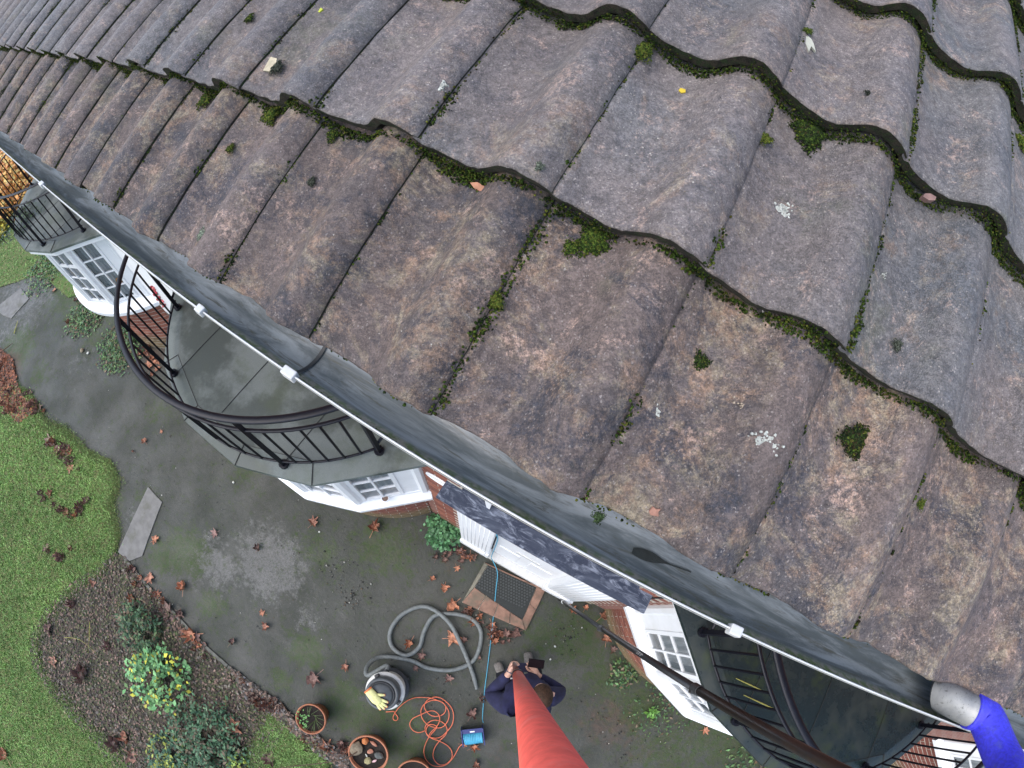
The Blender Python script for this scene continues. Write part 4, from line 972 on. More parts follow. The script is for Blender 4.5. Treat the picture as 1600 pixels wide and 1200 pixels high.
# ================================================================== PLANTS
def plant(name, label, cat, c, r, h, n, ls, pal, flat=0.0, stems=6, aspect=.55, clumpy=.5, z0=.02):
    c = np.array(c, float); root = empty(name, (c[0], c[1], 0), label, cat)
    N = n; u = rng.normal(0, 1, (N * 3, 3)); u /= np.linalg.norm(u, axis=1)[:, None]; rad = rng.random(N * 3) ** .45
    p = u * rad[:, None]; p[:, 2] = np.abs(p[:, 2]); nz = np.array([mnoise.noise((a * 2.6 + c[0], b * 2.6 + c[1], d * 2.6)) for a, b, d in p])
    lim = 1 + .35 * np.array([mnoise.noise((a * 1.7 + c[1], b * 1.7, 4)) for a, b in u[:, :2]])
    p = p[(nz > -.02 - (1 - clumpy) * .5)][:N]; lim = lim[:len(p)]; N = len(p)
    P = np.column_stack([p[:, 0] * r * lim, p[:, 1] * r * lim, z0 + p[:, 2] * h])
    a = rng.uniform(0, 6.28, N); el = rng.uniform(-.6, .7, N) * (1 - flat); w = ls * rng.uniform(.55, 1.3, N)
    d = np.stack([np.cos(a) * np.cos(el), np.sin(a) * np.cos(el), np.sin(el)], 1); s = np.stack([-np.sin(a), np.cos(a), rng.uniform(-.5, .5, N)], 1) * aspect
    up = np.cross(d, s); up /= np.linalg.norm(up, axis=1)[:, None] + 1e-9
    V = np.stack([P - d * w[:, None] * .6, P + s * w[:, None] * .5 + up * w[:, None] * .08, P + d * w[:, None] * .6 - up * w[:, None] * .1, P - s * w[:, None] * .5 + up * w[:, None] * .08], 1).reshape(-1, 3)
    V[:, 2] = np.maximum(V[:, 2], .004)
    F = np.arange(N * 4).reshape(N, 4); cc = np.array(pal)[rng.integers(0, len(pal), N)] * rng.uniform(.6, 1.4, (N, 1))
    tag(fastmesh('foliage', V, F, M_LEAFC, root, cols=np.repeat(cc, 4, 0)), kind='stuff')
    mb = MB()
    for _ in range(stems):
        a = rnd.uniform(0, 6.28); q = (math.cos(a) * r * rnd.uniform(.3, .85), math.sin(a) * r * rnd.uniform(.3, .85), h * rnd.uniform(.4, .9))
        mb.tube([(0, 0, 0), (q[0] * .4, q[1] * .4, q[2] * .6), q], [.008, .005, .003], 5)
    if stems: mb.build('stem', M_TWIG, root)
    return root
DG = [(.05, .11, .05), (.07, .15, .065), (.035, .08, .04), (.11, .17, .07), (.14, .10, .06)]
LG = [(.14, .33, .12), (.18, .40, .15), (.10, .26, .10), (.20, .38, .12), (.16, .36, .14), (.14, .31, .11), (.16, .34, .13), (.60, .56, .06)]
WG = [(.07, .15, .055), (.11, .22, .075), (.05, .11, .05), (.14, .20, .07), (.14, .10, .06)]
plant('garden_shrub', 'dark green loose shrub in the upper part of the flower bed', 'shrub', atz(216, 978, .1), .36, .30, 1000, .052, DG, clumpy=1)
plant('rose_bush', 'light green leafy bush with yellowing leaves in the middle of the bed', 'bush', atz(236, 1056, .25), .48, .45, 620, .060, LG, aspect=.75, clumpy=1)
plant('garden_shrub', 'broad dark green bush at the bottom of the bed', 'shrub', atz(312, 1163, .2), .58, .30, 1700, .052, [(.055, .13, .065), (.08, .18, .085), (.04, .10, .05), (.13, .21, .11), (.13, .10, .06)], clumpy=.9)
plant('garden_shrub', 'mottled green shrub on the left flank of the broad bush', 'shrub', atz(258, 1185, .15), .34, .26, 700, .05, [(.05, .12, .07), (.08, .17, .09), (.3, .34, .06)], clumpy=1)
plant('euphorbia', 'yellow tipped plant at the bottom edge of the bed', 'plant', atz(366, 1192, .12), .16, .18, 110, .04, [(.42, .50, .08), (.25, .38, .08)])
plant('garden_shrub', 'compact bright green shrub beside the white door', 'shrub', atz(693, 827, .15), .24, .22, 950, .042, [(.08, .22, .09), (.13, .30, .13), (.055, .14, .06)], aspect=.85)
plant('weed_patch', 'green weeds growing at the foot of the left bay window', 'weeds', atz(135, 488, .03), .55, .07, 1500, .05, WG, .3, 0, z0=.0)
plant('weed_patch', 'green weeds with red leaves below the left end of the railing', 'weeds', atz(192, 535, .03), .6, .07, 1500, .05, WG, .3, 0, z0=.0)
plant('weed_patch', 'low weeds on the drive beyond the left bay', 'weeds', atz(72, 418, .03), .8, .06, 1300, .06, WG, .3, 0, z0=0.)
plant('weed_patch', 'weeds at the foot of the right bay near the black pole', 'weeds', atz(975, 1052, .03), .22, .07, 200, .04, WG, .3, 0)
plant('weed_patch', 'scattered weeds along the base of the right bay', 'weeds', atz(1035, 1110, .03), .42, .05, 260, .035, WG, .3, 0, clumpy=1)
plant('weed_patch', 'small bright weed in front of the right bay', 'weeds', atz(1018, 1112, .03), .07, .10, 30, .05, [(.14, .32, .06)], .2, 0)
plant('weed_patch', 'green weeds in the bottom right under the balcony roof', 'weeds', atz(1215, 1165, .03), .8, .07, 800, .05, WG, .3, 0, z0=0.)
plant('ivy_spray', 'ivy sprays trailing over the far left felt roof', 'ivy', (-6.62, -.12, 0), .42, .05, 230, .055, [(.035, .07, .03), (.05, .10, .04), (.02, .03, .02)], .5, 0, z0=2.64, clumpy=1)
plant('maple_shrub', 'golden orange autumn shrub beyond the far left bay', 'shrub', (-15.0, .3, 0), 2.0, 1.3, 9000, .10, [(.75, .34, .10), (.80, .48, .14), (.62, .28, .10), (.7, .55, .18)], aspect=.8)
plant('maple_shrub', 'yellow leaved low shrub at the far left picture edge', 'shrub', (-13.6, -.9, 0), .5, .5, 1200, .08, [(.75, .65, .08), (.7, .55, .12), (.35, .40, .10)], aspect=.8)
# bare stems crossing the bed, long twig over the lower lawn, straws
def twig(pts, r, label, mat=M_TWIG, name='twig', cat='twig'):
    P_ = smooth_path([atz(x, y, z) for x, y, z in pts], 6); return tag(MB().tube(P_, list(np.linspace(r, r * .4, len(P_))), 5).build(name, mat), label, cat)
twig([(560, 1172, .3), (540, 1184, .35), (500, 1192, .35), (460, 1196, .3), (400, 1204, .2)], .008, 'long bent brown branch reaching over the lower lawn into the pot of stones')
twig([(140, 1000, .1), (140, 970, .05), (138, 1020, .02)], .004, 'thin green bare stem in the bed', M_YEL)
twig([(100, 995, .06), (125, 999, .08), (150, 1020, .04)], .004, 'thin pale stem lying across the bed', M_YEL)
twig([(352, 1085, .02), (353, 1112, .02)], .004, 'straight straw on the soil near the edging', M_YEL)
twig([(0, 550, .06), (12, 541, .05), (20, 535, .03)], .012, 'yellow brown stick at the left edge of the drive')
twig([(22, 520, .02), (26, 507, .02), (28, 500, .02)], .012, 'pale curved straw by the tilted slab', M_YEL)
twig([(438, 1095, .02), (470, 1135, .04), (520, 1160, .03)], .006, 'grey brown twig in the leaves between edging and pots')
# yellow straws lying on the dark balcony roof
for a, b, lb in (((1150, 1059), (1193, 1079), 'short yellow straw on the dark felt roof'), ((1162, 1085), (1221, 1112), 'long yellow straw on the dark felt roof')):
    p = atz(*a, 2.64); q = atz(*b, 2.64); tag(MB().tube([p, (p + q) / 2 + np.array([0, 0, .004]), q], [.0025, .005, .002], 6).build('straw', M_YEL), lb, 'straw')
# ================================================================== THE TOOLS ON THE DRIVE
vx, vy = .135, -1.50
vac = empty('vacuum_cleaner', (vx, vy, 0), 'round grey and steel wet vacuum cleaner standing on the drive', 'vacuum cleaner')
def vb(mb, n, m, sm=True): return mb.build(n, m, vac, smooth=sm)
vb(MB().lathe([(.0, .06), (.205, .06), (.215, .075), (.215, .11), (.18, .125), (0, .125)], n=40), 'base', M_DKPL, False)
for a in (-.4, .9, 2.2, 3.9):
    wx, wy = .205 * math.cos(a), .205 * math.sin(a)
    vb(MB().tube([(wx - .012, wy, .03), (wx + .012, wy, .03)], .03, 14), 'castor', M_DKPL, False)
vb(MB().lathe([(.175, .125), (.178, .13), (.185, .34), (.205, .35), (.207, .385), (.195, .40), (.10, .405)], n=44), 'drum', M_DRUM)
vb(MB().lathe([(.168, .40), (.172, .41), (.172, .55), (.166, .575), (.14, .585), (.138, .572), (.118, .572), (.115, .60), (.095, .62), (.0, .625)], n=44), 'lid', M_GREYP)
vb(MB().tube([(.125 * math.cos(a), .125 * math.sin(a), .585) for a in np.linspace(0, 6.283, 40, endpoint=False)], .009, 8, closed=True), 'lid_ring', M_DKPL)
for a in (-.1, math.pi - .6):
    b = vb(MB().box((.185 * math.cos(a), .185 * math.sin(a), .42), (.03, .045, .09), [[math.cos(a), -math.sin(a), 0], [math.sin(a), math.cos(a), 0], [0, 0, 1]]), 'lid_latch', M_DKPL, False); bevel(b, .006)
vb(MB().tube([(-.09, .13, .27), (-.125, .185, .27)], .032, 14), 'hose_inlet', M_DKPL, False)
# hose
HZ = .028
hose_px = [(745, 1076, .03), (738, 1050, .035), (722, 1010, .055), (700, 970, .075), (665, 947, .04), (630, 958, .03), (610, 985, .03), (613, 1010, .03), (635, 1023, .03), (655, 1010, .03), (663, 985, .03), (678, 962, .03), (705, 958, .035), (735, 965, .03), (751, 985, .03), (748, 1015, .03), (735, 1035, .03),
           (705, 1046, .03), (670, 1043, .03), (645, 1032, .03), (615, 1026, .035), (592, 1026, .06), (578, 1035, .14), (572, 1046, .22), (576, 1054, .26)]
P_ = smooth_path([atz(*q) for q in hose_px] + [np.array([vx - .14, vy + .215, .275]), np.array([vx - .11, vy + .16, .27])], 14)
P_ = P_; L_ = [0]
for i in range(1, len(P_)): L_.append(L_[-1] + np.linalg.norm(P_[i] - P_[i - 1]))
S_ = np.arange(0, L_[-1], .008); PP = np.array([[np.interp(s, L_, [p[j] for p in P_]) for j in range(3)] for s in S_])
rr = [.0235 + (.0018 if i % 2 else -.0006) if i > 14 else .018 + .0004 * i for i in range(len(PP))]
tag(MB().tube(list(PP), rr, 12).build('vacuum_hose', M_HOSE, smooth=True), 'thick ribbed grey vacuum hose looped twice on the drive', 'hose')
# glove on the lid
gl = empty('work_glove', (vx + .03, vy - .05, .53), 'pale yellow work glove with orange edges lying on the vacuum cleaner', 'glove')
def glove_chain(pts, rads, mat, name, par, flat=.55):
    mb = MB().tube(smooth_path([np.array(p) for p in pts], 5), list(np.interp(np.linspace(0, 1, (len(pts) - 1) * 5 + 1), np.linspace(0, 1, len(rads)), rads)), 12)
    mb.v = [(x, y, z * flat) for x, y, z in mb.v]; return mb.build(name, mat, par, smooth=True)
gl.rotation_euler = (0, .06, -.15); gl.location = (vx - .01, vy - .06, .632)
glove_chain([(-.12, .02, .02), (-.07, .01, .02), (-.01, 0, .03), (.04, 0, .02)], [.045, .050, .052, .040], M_GLOVE, 'glove_palm', gl)
glove_chain([(-.135, .022, .02), (-.12, .02, .02)], [.048, .050], M_GLOVEO, 'glove_cuff', gl)
for i, (a, b, l) in enumerate([((.03, .034), (.10, .055), 1), ((.04, .012), (.125, .012), 1), ((.04, -.010), (.12, -.022), 1), ((.03, -.03), (.095, -.055), 1), ((-.03, .045), (.03, .095), 1)]):
    f = glove_chain([(*a, .02), ((a[0] + b[0]) / 2, (a[1] + b[1]) / 2, .03), (*b, .015)], [.014, .0145, .010], M_GLOVE, 'glove_finger', gl)
    glove_chain([(a[0] * .25 + b[0] * .75, a[1] * .25 + b[1] * .75, .022), (*b, .014)], [.0135, .0115], M_GLOVEO, 'glove_fingertip', gl)
# orange cable: traced on the ground
zc5 = lambda x, y: (540 + x * .15, 1020 + y * .15)
cab = [(420, 610), (500, 605), (515, 625), (545, 665), (535, 695), (505, 695), (495, 665), (515, 620), (560, 560), (640, 495), (720, 463), (800, 458), (880, 465), (960, 490), (1030, 530), (1075, 610), (1070, 690), (1020, 760), (950, 775), (860, 745),
       (800, 680), (785, 600), (815, 535), (880, 495), (950, 490), (1010, 510), (1045, 560), (1030, 620), (980, 650), (900, 650), (840, 600), (820, 545), (850, 490), (920, 455), (990, 465), (1060, 515), (1110, 580), (1125, 660), (1110, 740), (1060, 810), (1000, 865), (940, 882), (870, 865), (830, 800),
       (840, 745), (900, 700), (970, 700), (1030, 735), (1058, 790), (1040, 850), (980, 910), (930, 980), (910, 1060), (930, 1120), (980, 1160), (1050, 1150), (1105, 1090), (1105, 1020), (1060, 960), (980, 915), (900, 885), (850, 850), (840, 790), (880, 740), (950, 760),
       (930, 800), (870, 870), (830, 950), (815, 1030), (840, 1110), (900, 1165), (980, 1178), (1060, 1150), (1130, 1070), (1180, 980), (1215, 945)]
cab2 = [(830, 805), (760, 825), (700, 800), (668, 740), (700, 680), (780, 640), (860, 605), (920, 600), (970, 640), (980, 700), (950, 760), (890, 820), (865, 860)]
def cable(pts, r, name, mat, z=.008):
    P_ = smooth_path([atz(*zc5(*q), z + .006 * math.sin(i * 1.7) + .006) for i, q in enumerate(pts)], 6); return MB().tube(P_, r, 6).build(name, mat, smooth=True)
oc = tag(cable(cab, .0055, 'extension_cord', M_ORANGE), 'tangled orange power cable in loops on the drive', 'cable')
cable(cab2, .0055, 'cord_loop', M_ORANGE, .02).parent = oc
# cable reel
rc_ = atz(739, 1148, .06); reel = empty('cable_reel', (rc_[0], rc_[1], 0), 'navy reel wound with bright blue tube lying on the drive', 'reel')
ax = math.radians(-62); reel.rotation_euler = (0, 0, math.atan2(ROT[1, 0], ROT[0, 0]) + .12)
M_NAVY = plain('navy_plastic', (.02, .03, .16), .4, .1)
for s in (-1, 1):
    bevel(MB().box((s * .115, 0, .085), (.012, .20, .17)).build('reel_side', M_NAVY, reel), .005)
MB().tube([(-.11, 0, .085), (.11, 0, .085)], .05, 16).build('spool_core', M_NAVY, reel, smooth=True)
MB().box((0, .075, .15), (.22, .05, .012)).build('reel_plate', M_NAVY, reel)
MB().box((.0, .07, .158), (.05, .014, .004)).build('reel_label', M_WHITE, reel)
w_ = []
for i in range(16 * 34):
    a = i / 16 * 2 * math.pi; ph_ = (i / 16 / 11.0) % 2; x = -.098 + .196 * (ph_ if ph_ < 1 else 2 - ph_); rr_ = .072 + .004 * math.sin(i * .37); w_.append((x, -.012 + rr_ * math.cos(a), .088 + rr_ * math.sin(a)))
MB().tube(w_, .0085, 6).build('wound_tube', M_CYAN, reel, smooth=True)
tube_pts = [atz(755, 1128, .10), atz(754, 1118, .04), atz(757, 1080, .012), atz(762, 1040, .012), atz(768, 990, .012), atz(772, 950, .02), atz(775, 920, .06), atz(777, 893, .08)]
tube_pts += [np.array([.36, .33, .15]), np.array([.335, .325, .5]), aty(777, 845, .33), aty(776, 835, .33)]
tag(MB().tube(smooth_path(tube_pts, 8), .0045, 6).build('water_tube', M_CYAN, smooth=True), 'thin light blue tube running from the reel over the doormat to the door', 'tube')
# flower pots
def pot(px_, py_, r, h, label):
    c = atz(px_, py_, h); p = empty('flower_pot', (c[0], c[1], 0), label, 'flower pot')
    MB().lathe([(0, .0), (r * .68, .0), (r * .90, h - .05), (r * .96, h - .045), (r, h - .04), (r, h - .003), (r * .985, h), (r * .93, h), (r * .915, h - .006), (r * .88, h - .07), (0, h - .07)], n=48).build('pot_body', M_TERRA, p, smooth=True)
    mb = MB(); n = 40; vs = [(0, 0, h - .055)]
    for k in (1, 2, 3):
        for q in range(n): a = 6.283 * q / n; vs.append((r * .30 * k * math.cos(a), r * .30 * k * math.sin(a), h - .055 + .006 * mnoise.noise((k * 3, math.cos(a) * 3, math.sin(a) * 3))))
    fs = [(0, 1 + q, 1 + (q + 1) % n) for q in range(n)] + [(1 + k * n + q, 1 + (k + 1) * n + q, 1 + (k + 1) * n + (q + 1) % n, 1 + k * n + (q + 1) % n) for k in (0, 1) for q in range(n)]
    mb.add(vs, fs).build('pot_soil', M_SOIL, p); return c
c1 = pot(485, 1123, .172, .30, 'terracotta pot with a small green plant, left one')
c2 = pot(575, 1178, .215, .30, 'terracotta pot holding stones and shards, next to the branch')
c3 = pot(647, 1213, .19, .30, 'terracotta pot just showing its rim at the bottom edge')
pp = empty('pot_plant', (c1[0], c1[1], .24), 'thin stemmed plant with a few bright leaves growing in the left pot', 'plant')
mb = MB(); lf = MB()
for i in range(16):
    a = rnd.uniform(0, 6.28); e = (math.cos(a) * .15, math.sin(a) * .15, rnd.uniform(.03, .10)); b = (math.cos(a + 1) * .04, math.sin(a + 1) * .04, 0)
    mb.tube([b, ((b[0] + e[0]) / 2, (b[1] + e[1]) / 2, e[2] * .9), e], [.003, .0025, .0015], 4)
M_STEMG = plain('green_stem', (.10, .15, .05), .7); mb.build('stem', M_STEMG, pp)
for i in range(26):
    a = rnd.gauss(3.6, .5); q = (rnd.uniform(.02, .15) * math.cos(a) * 1.0, rnd.uniform(.02, .13) * math.sin(a), rnd.uniform(.06, .13)); t_ = rnd.uniform(0, 6.28); s = rnd.uniform(.010, .018)
    lf.add([(q[0] - s * math.cos(t_), q[1] - s * math.sin(t_), q[2]), (q[0] + s * .6 * math.sin(t_), q[1] - s * .6 * math.cos(t_), q[2] + .004), (q[0] + s * math.cos(t_), q[1] + s * math.sin(t_), q[2]), (q[0] - s * .6 * math.sin(t_), q[1] + s * .6 * math.cos(t_), q[2] + .004)], [(0, 1, 2, 3)])
tag(lf.build('leaves', plain('bright_leaf', (.15, .34, .09), .6), pp), kind='stuff')
def rock(px_, py_, sx_, sy_, label, mat, z=.25, name='stone', cat='stone', flat=.6):
    c = atz(px_, py_, z); bm = bmesh.new(); bmesh.ops.create_icosphere(bm, subdivisions=2, radius=1)
    sd_ = px_ * .13
    for v in bm.verts:
        f = 1 + .28 * mnoise.noise(v.co * 1.3 + Vector((sd_, 0, 0))); v.co = Vector((v.co.x * sx_ * f, v.co.y * sy_ * f, v.co.z * min(sx_, sy_) * flat * f))
    me = bpy.data.meshes.new(name); bm.to_mesh(me); bm.free(); me.materials.append(mat)
    o = bpy.data.objects.new(name, me); o.location = (c[0], c[1], z + min(sx_, sy_) * flat * .5); o.rotation_euler = (0, 0, -.5 + px_ % 3); link(o); return tag(o, label, cat)
rock(557, 1168, .085, .075, 'large mossy tan stone on the left side of the pot', M_STONE)
rock(592, 1179, .050, .042, 'flat dark slate stone in the pot of stones', M_STONEG)
rock(575, 1187, .045, .038, 'yellowish stone at the lower middle of the pot', plain('yellow_stone', (.34, .30, .15), .9, .3, 50))
rock(571, 1156, .036, .042, 'orange brick lump at the top of the pot of stones', plain('orange_brick', (.50, .18, .06), .9, .2, 50), flat=.9)
rock(584, 1161, .018, .045, 'thin red shard upright in the pot of stones', M_PINK, name='shard', cat='shard')
rock(579, 1173, .028, .036, 'small pink tile shard in the middle of the pot', M_PINK, name='shard', cat='shard')
rock(585, 1188, .013, .030, 'pink and white stick-like shard in the pot', plain('pink_chalk', (.7, .45, .45), .8), name='shard', cat='shard')
rock(573, 1180, .026, .008, 'thin white strip in the pot of stones', M_LICH, name='shard', cat='shard')

# ================================================================== THE POLES
def polept(px_, py_, d): return CAM + d * ray(px_, py_)
A = polept(803, 1036, 4.03); B = polept(861, 1200, .30); dv = (A - B) / np.linalg.norm(A - B)
foot = A + dv * (A[2] / -dv[2]); top = B - dv * .22
rp_ = empty('camera_pole', (foot[0], foot[1], 0), 'long scuffed red telescopic pole rising from the hands of the person', 'pole')
def rel(p): return np.array(p) - np.array([foot[0], foot[1], 0])
Lp = np.linalg.norm(A - B); sA = 2.05
RS = min(np.linspace(.3, 3.4, 600), key=lambda s: np.linalg.norm(np.cross((B + dv * s - CAM) / np.linalg.norm(B + dv * s - CAM), ray(807, 1055))))
MB().tube([rel(top), rel(B + dv * RS)], .0178, 32).build('red_section', M_RED, rp_, smooth=True)
MB().tube([rel(B + dv * (RS - .02)), rel(B + dv * (RS + .07))], .0205, 24).build('pole_collar', M_CARB, rp_, smooth=True)
MB().tube([rel(B + dv * (RS + .05)), rel(foot + np.array([0, 0, .03]))], .0150, 20).build('lower_section', M_POLED, rp_, smooth=True)
MB().tube([rel(foot + np.array([0, 0, .04])), rel(foot)], .02, 16).build('rubber_foot', M_DKPL, rp_)
mb = MB()
vp0 = np.array([1.25, .325, .03]); vpA = polept(1090, 1077, 2.45)
vd = (vpA - vp0) / np.linalg.norm(vpA - vp0); vp1 = vp0 + vd * 5.1
vp = empty('gutter_vacuum_pole', tuple(vp0), 'slim black carbon pole leaning up past the right bay towards the gutter', 'pole')
rl_ = lambda p: np.array(p) - vp0
lens_ = [0, 1.7, 3.3, np.linalg.norm(vp1 - vp0)]; rad_ = [.018, .0215, .0235]
for i in range(3):
    MB().tube([rl_(vp0 + vd * lens_[i]), rl_(vp0 + vd * lens_[i + 1])], rad_[i], 24).build('tube_section', M_CARB, vp, smooth=True)
for i in (1, 2):
    p = vp0 + vd * lens_[i]; bevel(MB().tube([rl_(p - vd * .02), rl_(p + vd * .045)], rad_[i] + .004, 20).box(rl_(p) + np.array([-.01, -.02, 0]), (.03, .02, .03)).build('pole_clamp', M_DKPL, vp), .002)
MB().tube([rl_(vp0 + vd * .22), rl_(vp0 + vd * .25)], .021, 16).build('white_band', M_WHITE, vp)
# squiggly white maker's mark on the black pole
# (a thin handwritten mark lying on the tube, facing away from the wall)
pm = polept(1007, 1016, 1.0); t_ = ((pm - CAM)); s0 = None
best = min(np.linspace(.8, 4.5, 800), key=lambda s: np.linalg.norm(np.cross(vp0 + vd * s - CAM, ray(1007, 1016))))
ctr = vp0 + vd * best; toc = CAM - ctr; toc -= vd * (toc @ vd); toc /= np.linalg.norm(toc); sd_ = np.cross(vd, toc); mk = MB()
Rm_ = .0218
wig = [(-.05, -.3), (-.044, .5), (-.036, -.4), (-.03, .4), (-.022, -.35), (-.014, .55), (-.008, -.3), (0, .35), (.008, -.4), (.016, .6), (.022, -.3), (.03, .3), (.04, -.35), (.05, .1)]
def onp(s, a): return ctr + vd * s + (toc * math.cos(a) + sd_ * math.sin(a)) * (Rm_ + .0004)
mk.tube([rl_(p) for p in smooth_path([onp(s, a) for s, a in wig], 4)], .0009, 4); mk.build('white_mark', M_WHITE, vp)
# nozzle and blue sleeve in the gutter
n0 = np.array([1.20, -.004, 4.838]); n1 = polept(1500, 1112, .96); n1 = np.array([1.305, -.026, 4.885]); n2 = np.array([1.36, -.038, 4.925]); n3 = np.array([1.42, -.062, 4.955]); n4 = np.array([1.46, -.10, 4.965]); n5 = np.array([1.49, -.16, 4.95]); n6 = np.array([1.51, -.24, 4.90])
noz = empty('gutter_nozzle', tuple(n1), 'angled grey nozzle in a blue sleeve sucking at the right end of the gutter', 'nozzle')
rn = lambda p: np.array(p) - n1
axv = (n2 - n0) / np.linalg.norm(n2 - n0); uu = np.cross(axv, [0, 0, 1]); uu /= np.linalg.norm(uu); ww = np.cross(uu, axv); nn = 40; V = []; RN = .030
for k, base in ((0, n0), (1, n0 + axv * .15)):
    for q in range(nn):
        a = 6.283 * q / nn; o_ = uu * math.cos(a) * RN + ww * math.sin(a) * RN
        sh = (-.028 * math.sin(a) + .03) if k == 0 else 0
        V.append(rn(base + o_ + axv * sh))
for q in range(nn):
    a = 6.283 * q / nn; o_ = (uu * math.cos(a) + ww * math.sin(a)) * (RN - .003); V.append(rn(n0 + o_ + axv * ((-.028 * math.sin(a) + .03) + .0005)))
for q in range(nn):
    a = 6.283 * q / nn; o_ = (uu * math.cos(a) + ww * math.sin(a)) * (RN - .003); V.append(rn(n0 + o_ + axv * .14))
F = [(q, (q + 1) % nn, nn + (q + 1) % nn, nn + q) for q in range(nn)] + [(2 * nn + q, 2 * nn + (q + 1) % nn, (q + 1) % nn, q) for q in range(nn)] + [(3 * nn + q, 3 * nn + (q + 1) % nn, 2 * nn + (q + 1) % nn, 2 * nn + q) for q in range(nn)]
mesh('nozzle_tip', V, F, M_NOZ, noz, smooth=True)
mesh('nozzle_rim', [tuple(v) for v in V[:nn]] + [tuple(np.array(v) - axv * .002) for v in V[2 * nn:3 * nn]], [(q, (q + 1) % nn, nn + (q + 1) % nn, nn + q) for q in range(nn)], M_DKPL, noz)
sb = n0 + axv * .105; s2 = sb + axv * .035; dd = np.linalg.norm(s2 - CAM)
MB().tube(smooth_path([rn(p) for p in (sb, s2, polept(1562, 1172, dd - .015), polept(1581, 1212, dd - .05), polept(1592, 1270, dd - .12))], 8), .0345, 28).build('blue_sleeve', M_BLUE, noz, smooth=True)

# ================================================================== THE PERSON
fw = np.array([-.62, .785, 0]); rt = np.array([.785, .62, 0]); PC_ = np.array([1.235, -.70, 0])
def bp(r_, f_, z): return PC_ + rt * r_ + fw * f_ + np.array([0, 0, z])
person = empty('person', tuple(PC_), 'person in a navy hoodie looking down at a phone and gripping the red pole', 'person')
def skin_obj(name, V, E, Rr_, mat, root=0, sub=2):
    V = [np.array(v) - PC_ for v in V]
    me = bpy.data.meshes.new(name); me.from_pydata([tuple(v) for v in V], E, []); o = bpy.data.objects.new(name, me); link(o)
    o.modifiers.new('skin', 'SKIN'); me.skin_vertices  # layer made by the modifier
    for i, r_ in enumerate(Rr_):
        r_ = r_ if isinstance(r_, tuple) else (r_, r_); me.skin_vertices[0].data[i].radius = r_; me.skin_vertices[0].data[i].use_root = (i == root)
    s_ = o.modifiers.new('sub', 'SUBSURF'); s_.levels = sub; s_.render_levels = sub
    dg = bpy.context.evaluated_depsgraph_get(); m2 = bpy.data.meshes.new_from_object(o.evaluated_get(dg)); bpy.data.objects.remove(o)
    m2.materials.clear(); m2.materials.append(mat); m2.polygons.foreach_set('use_smooth', [True] * len(m2.polygons)); m2.name = name
    return link(bpy.data.objects.new(name, m2), person)
hL = A + np.array([.0, -.0, -.05]) - PC_      # left hand on the pole
gp = A + dv * .10                              # grip point on the pole
wL = gp + np.array([.012, -.085, -.02]); wR = np.array([1.225, -.475, 1.20])
eL = np.array([.975, -.835, 1.13]); eR = np.array([1.515, -.530, 1.13]); sL = bp(-.185, .0, 1.40); sR = bp(.185, .0, 1.40)
def shoe_pts(px_t, dr_):
    dr_ = dr_ / np.linalg.norm(dr_); heel = px_t - dr_ * .20; return [heel + np.array([0, 0, .05]) + dr_ * .03, heel + dr_ * .14]
SH0 = shoe_pts(atz(778, 1038, .05), np.array([-.78, .62, 0])); SH1 = shoe_pts(atz(825, 1022, .05), np.array([-.55, .83, 0]))
# body: head, neck, trunk, legs, arms and hands as one surface
BV = [bp(0, .08, .95), bp(0, .08, 1.15), bp(0, -.02, 1.34), bp(.02, -.01, 1.45), bp(.06, .03, 1.53), bp(.10, .06, 1.60), bp(.10, .08, 1.65),
      sL, eL, wL, sR, eR, wR,
      bp(-.10, 0, .90), bp(-.13, .04, .50), SH0[0], SH0[1], bp(.10, 0, .90), bp(.14, .05, .50), SH1[0], SH1[1]]
BE = [(0, 1), (1, 2), (2, 3), (3, 4), (4, 5), (5, 6), (2, 7), (7, 8), (8, 9), (2, 10), (10, 11), (11, 12), (0, 13), (13, 14), (14, 15), (15, 16), (0, 17), (17, 18), (18, 19), (19, 20)]
BR = [.08, .08, .07, .05, .07, .082, .06, .06, .042, .027, .06, .042, .027, .05, .04, .03, .025, .05, .04, .03, .025]
def hand(V, E, R_, wi, palm_dir, across, curl, thumb_side, grip=False):
    w = V[wi]; base = len(V); pd = palm_dir / np.linalg.norm(palm_dir); ac = across / np.linalg.norm(across); cu = curl / np.linalg.norm(curl)
    k0 = len(V); V.append(w + pd * .045); R_.append((.022, .022)); E.append((wi, k0))
    for j, (o_, ln) in enumerate(((-.030, .066), (-.010, .076), (.010, .072), (.029, .058))):
        a = w + pd * .085 + ac * o_; c_ = .9 if grip else .45
        b = a + (pd * (1 - c_ * .6) + cu * c_) * ln * .5; d = b + (pd * (.3 - c_) + cu * 1.0) * ln * .45
        i0 = len(V); V += [a, b, d]; R_ += [.011, .0098, .0085]; E += [(k0, i0), (i0, i0 + 1), (i0 + 1, i0 + 2)]
    a = w + pd * .04 + ac * thumb_side * .032; b = a + pd * .025 + ac * thumb_side * .018 + cu * .02; d = b + pd * .02 + cu * .028 - ac * thumb_side * .004
    i0 = len(V); V += [a, b, d]; R_ += [.013, .011, .009]; E += [(k0, i0), (i0, i0 + 1), (i0 + 1, i0 + 2)]
hand(BV, BE, BR, 9, np.array([-.35, 1, .12]), np.array([0, 0, 1.]), np.array([1., .25, 0]), 1, True)
hand(BV, BE, BR, 12, np.array([-.75, .55, .05]), np.array([.5, .75, .0]), np.array([-.5, .2, .5]), -1)
skin_obj('body', BV, BE, BR, M_SKIN)
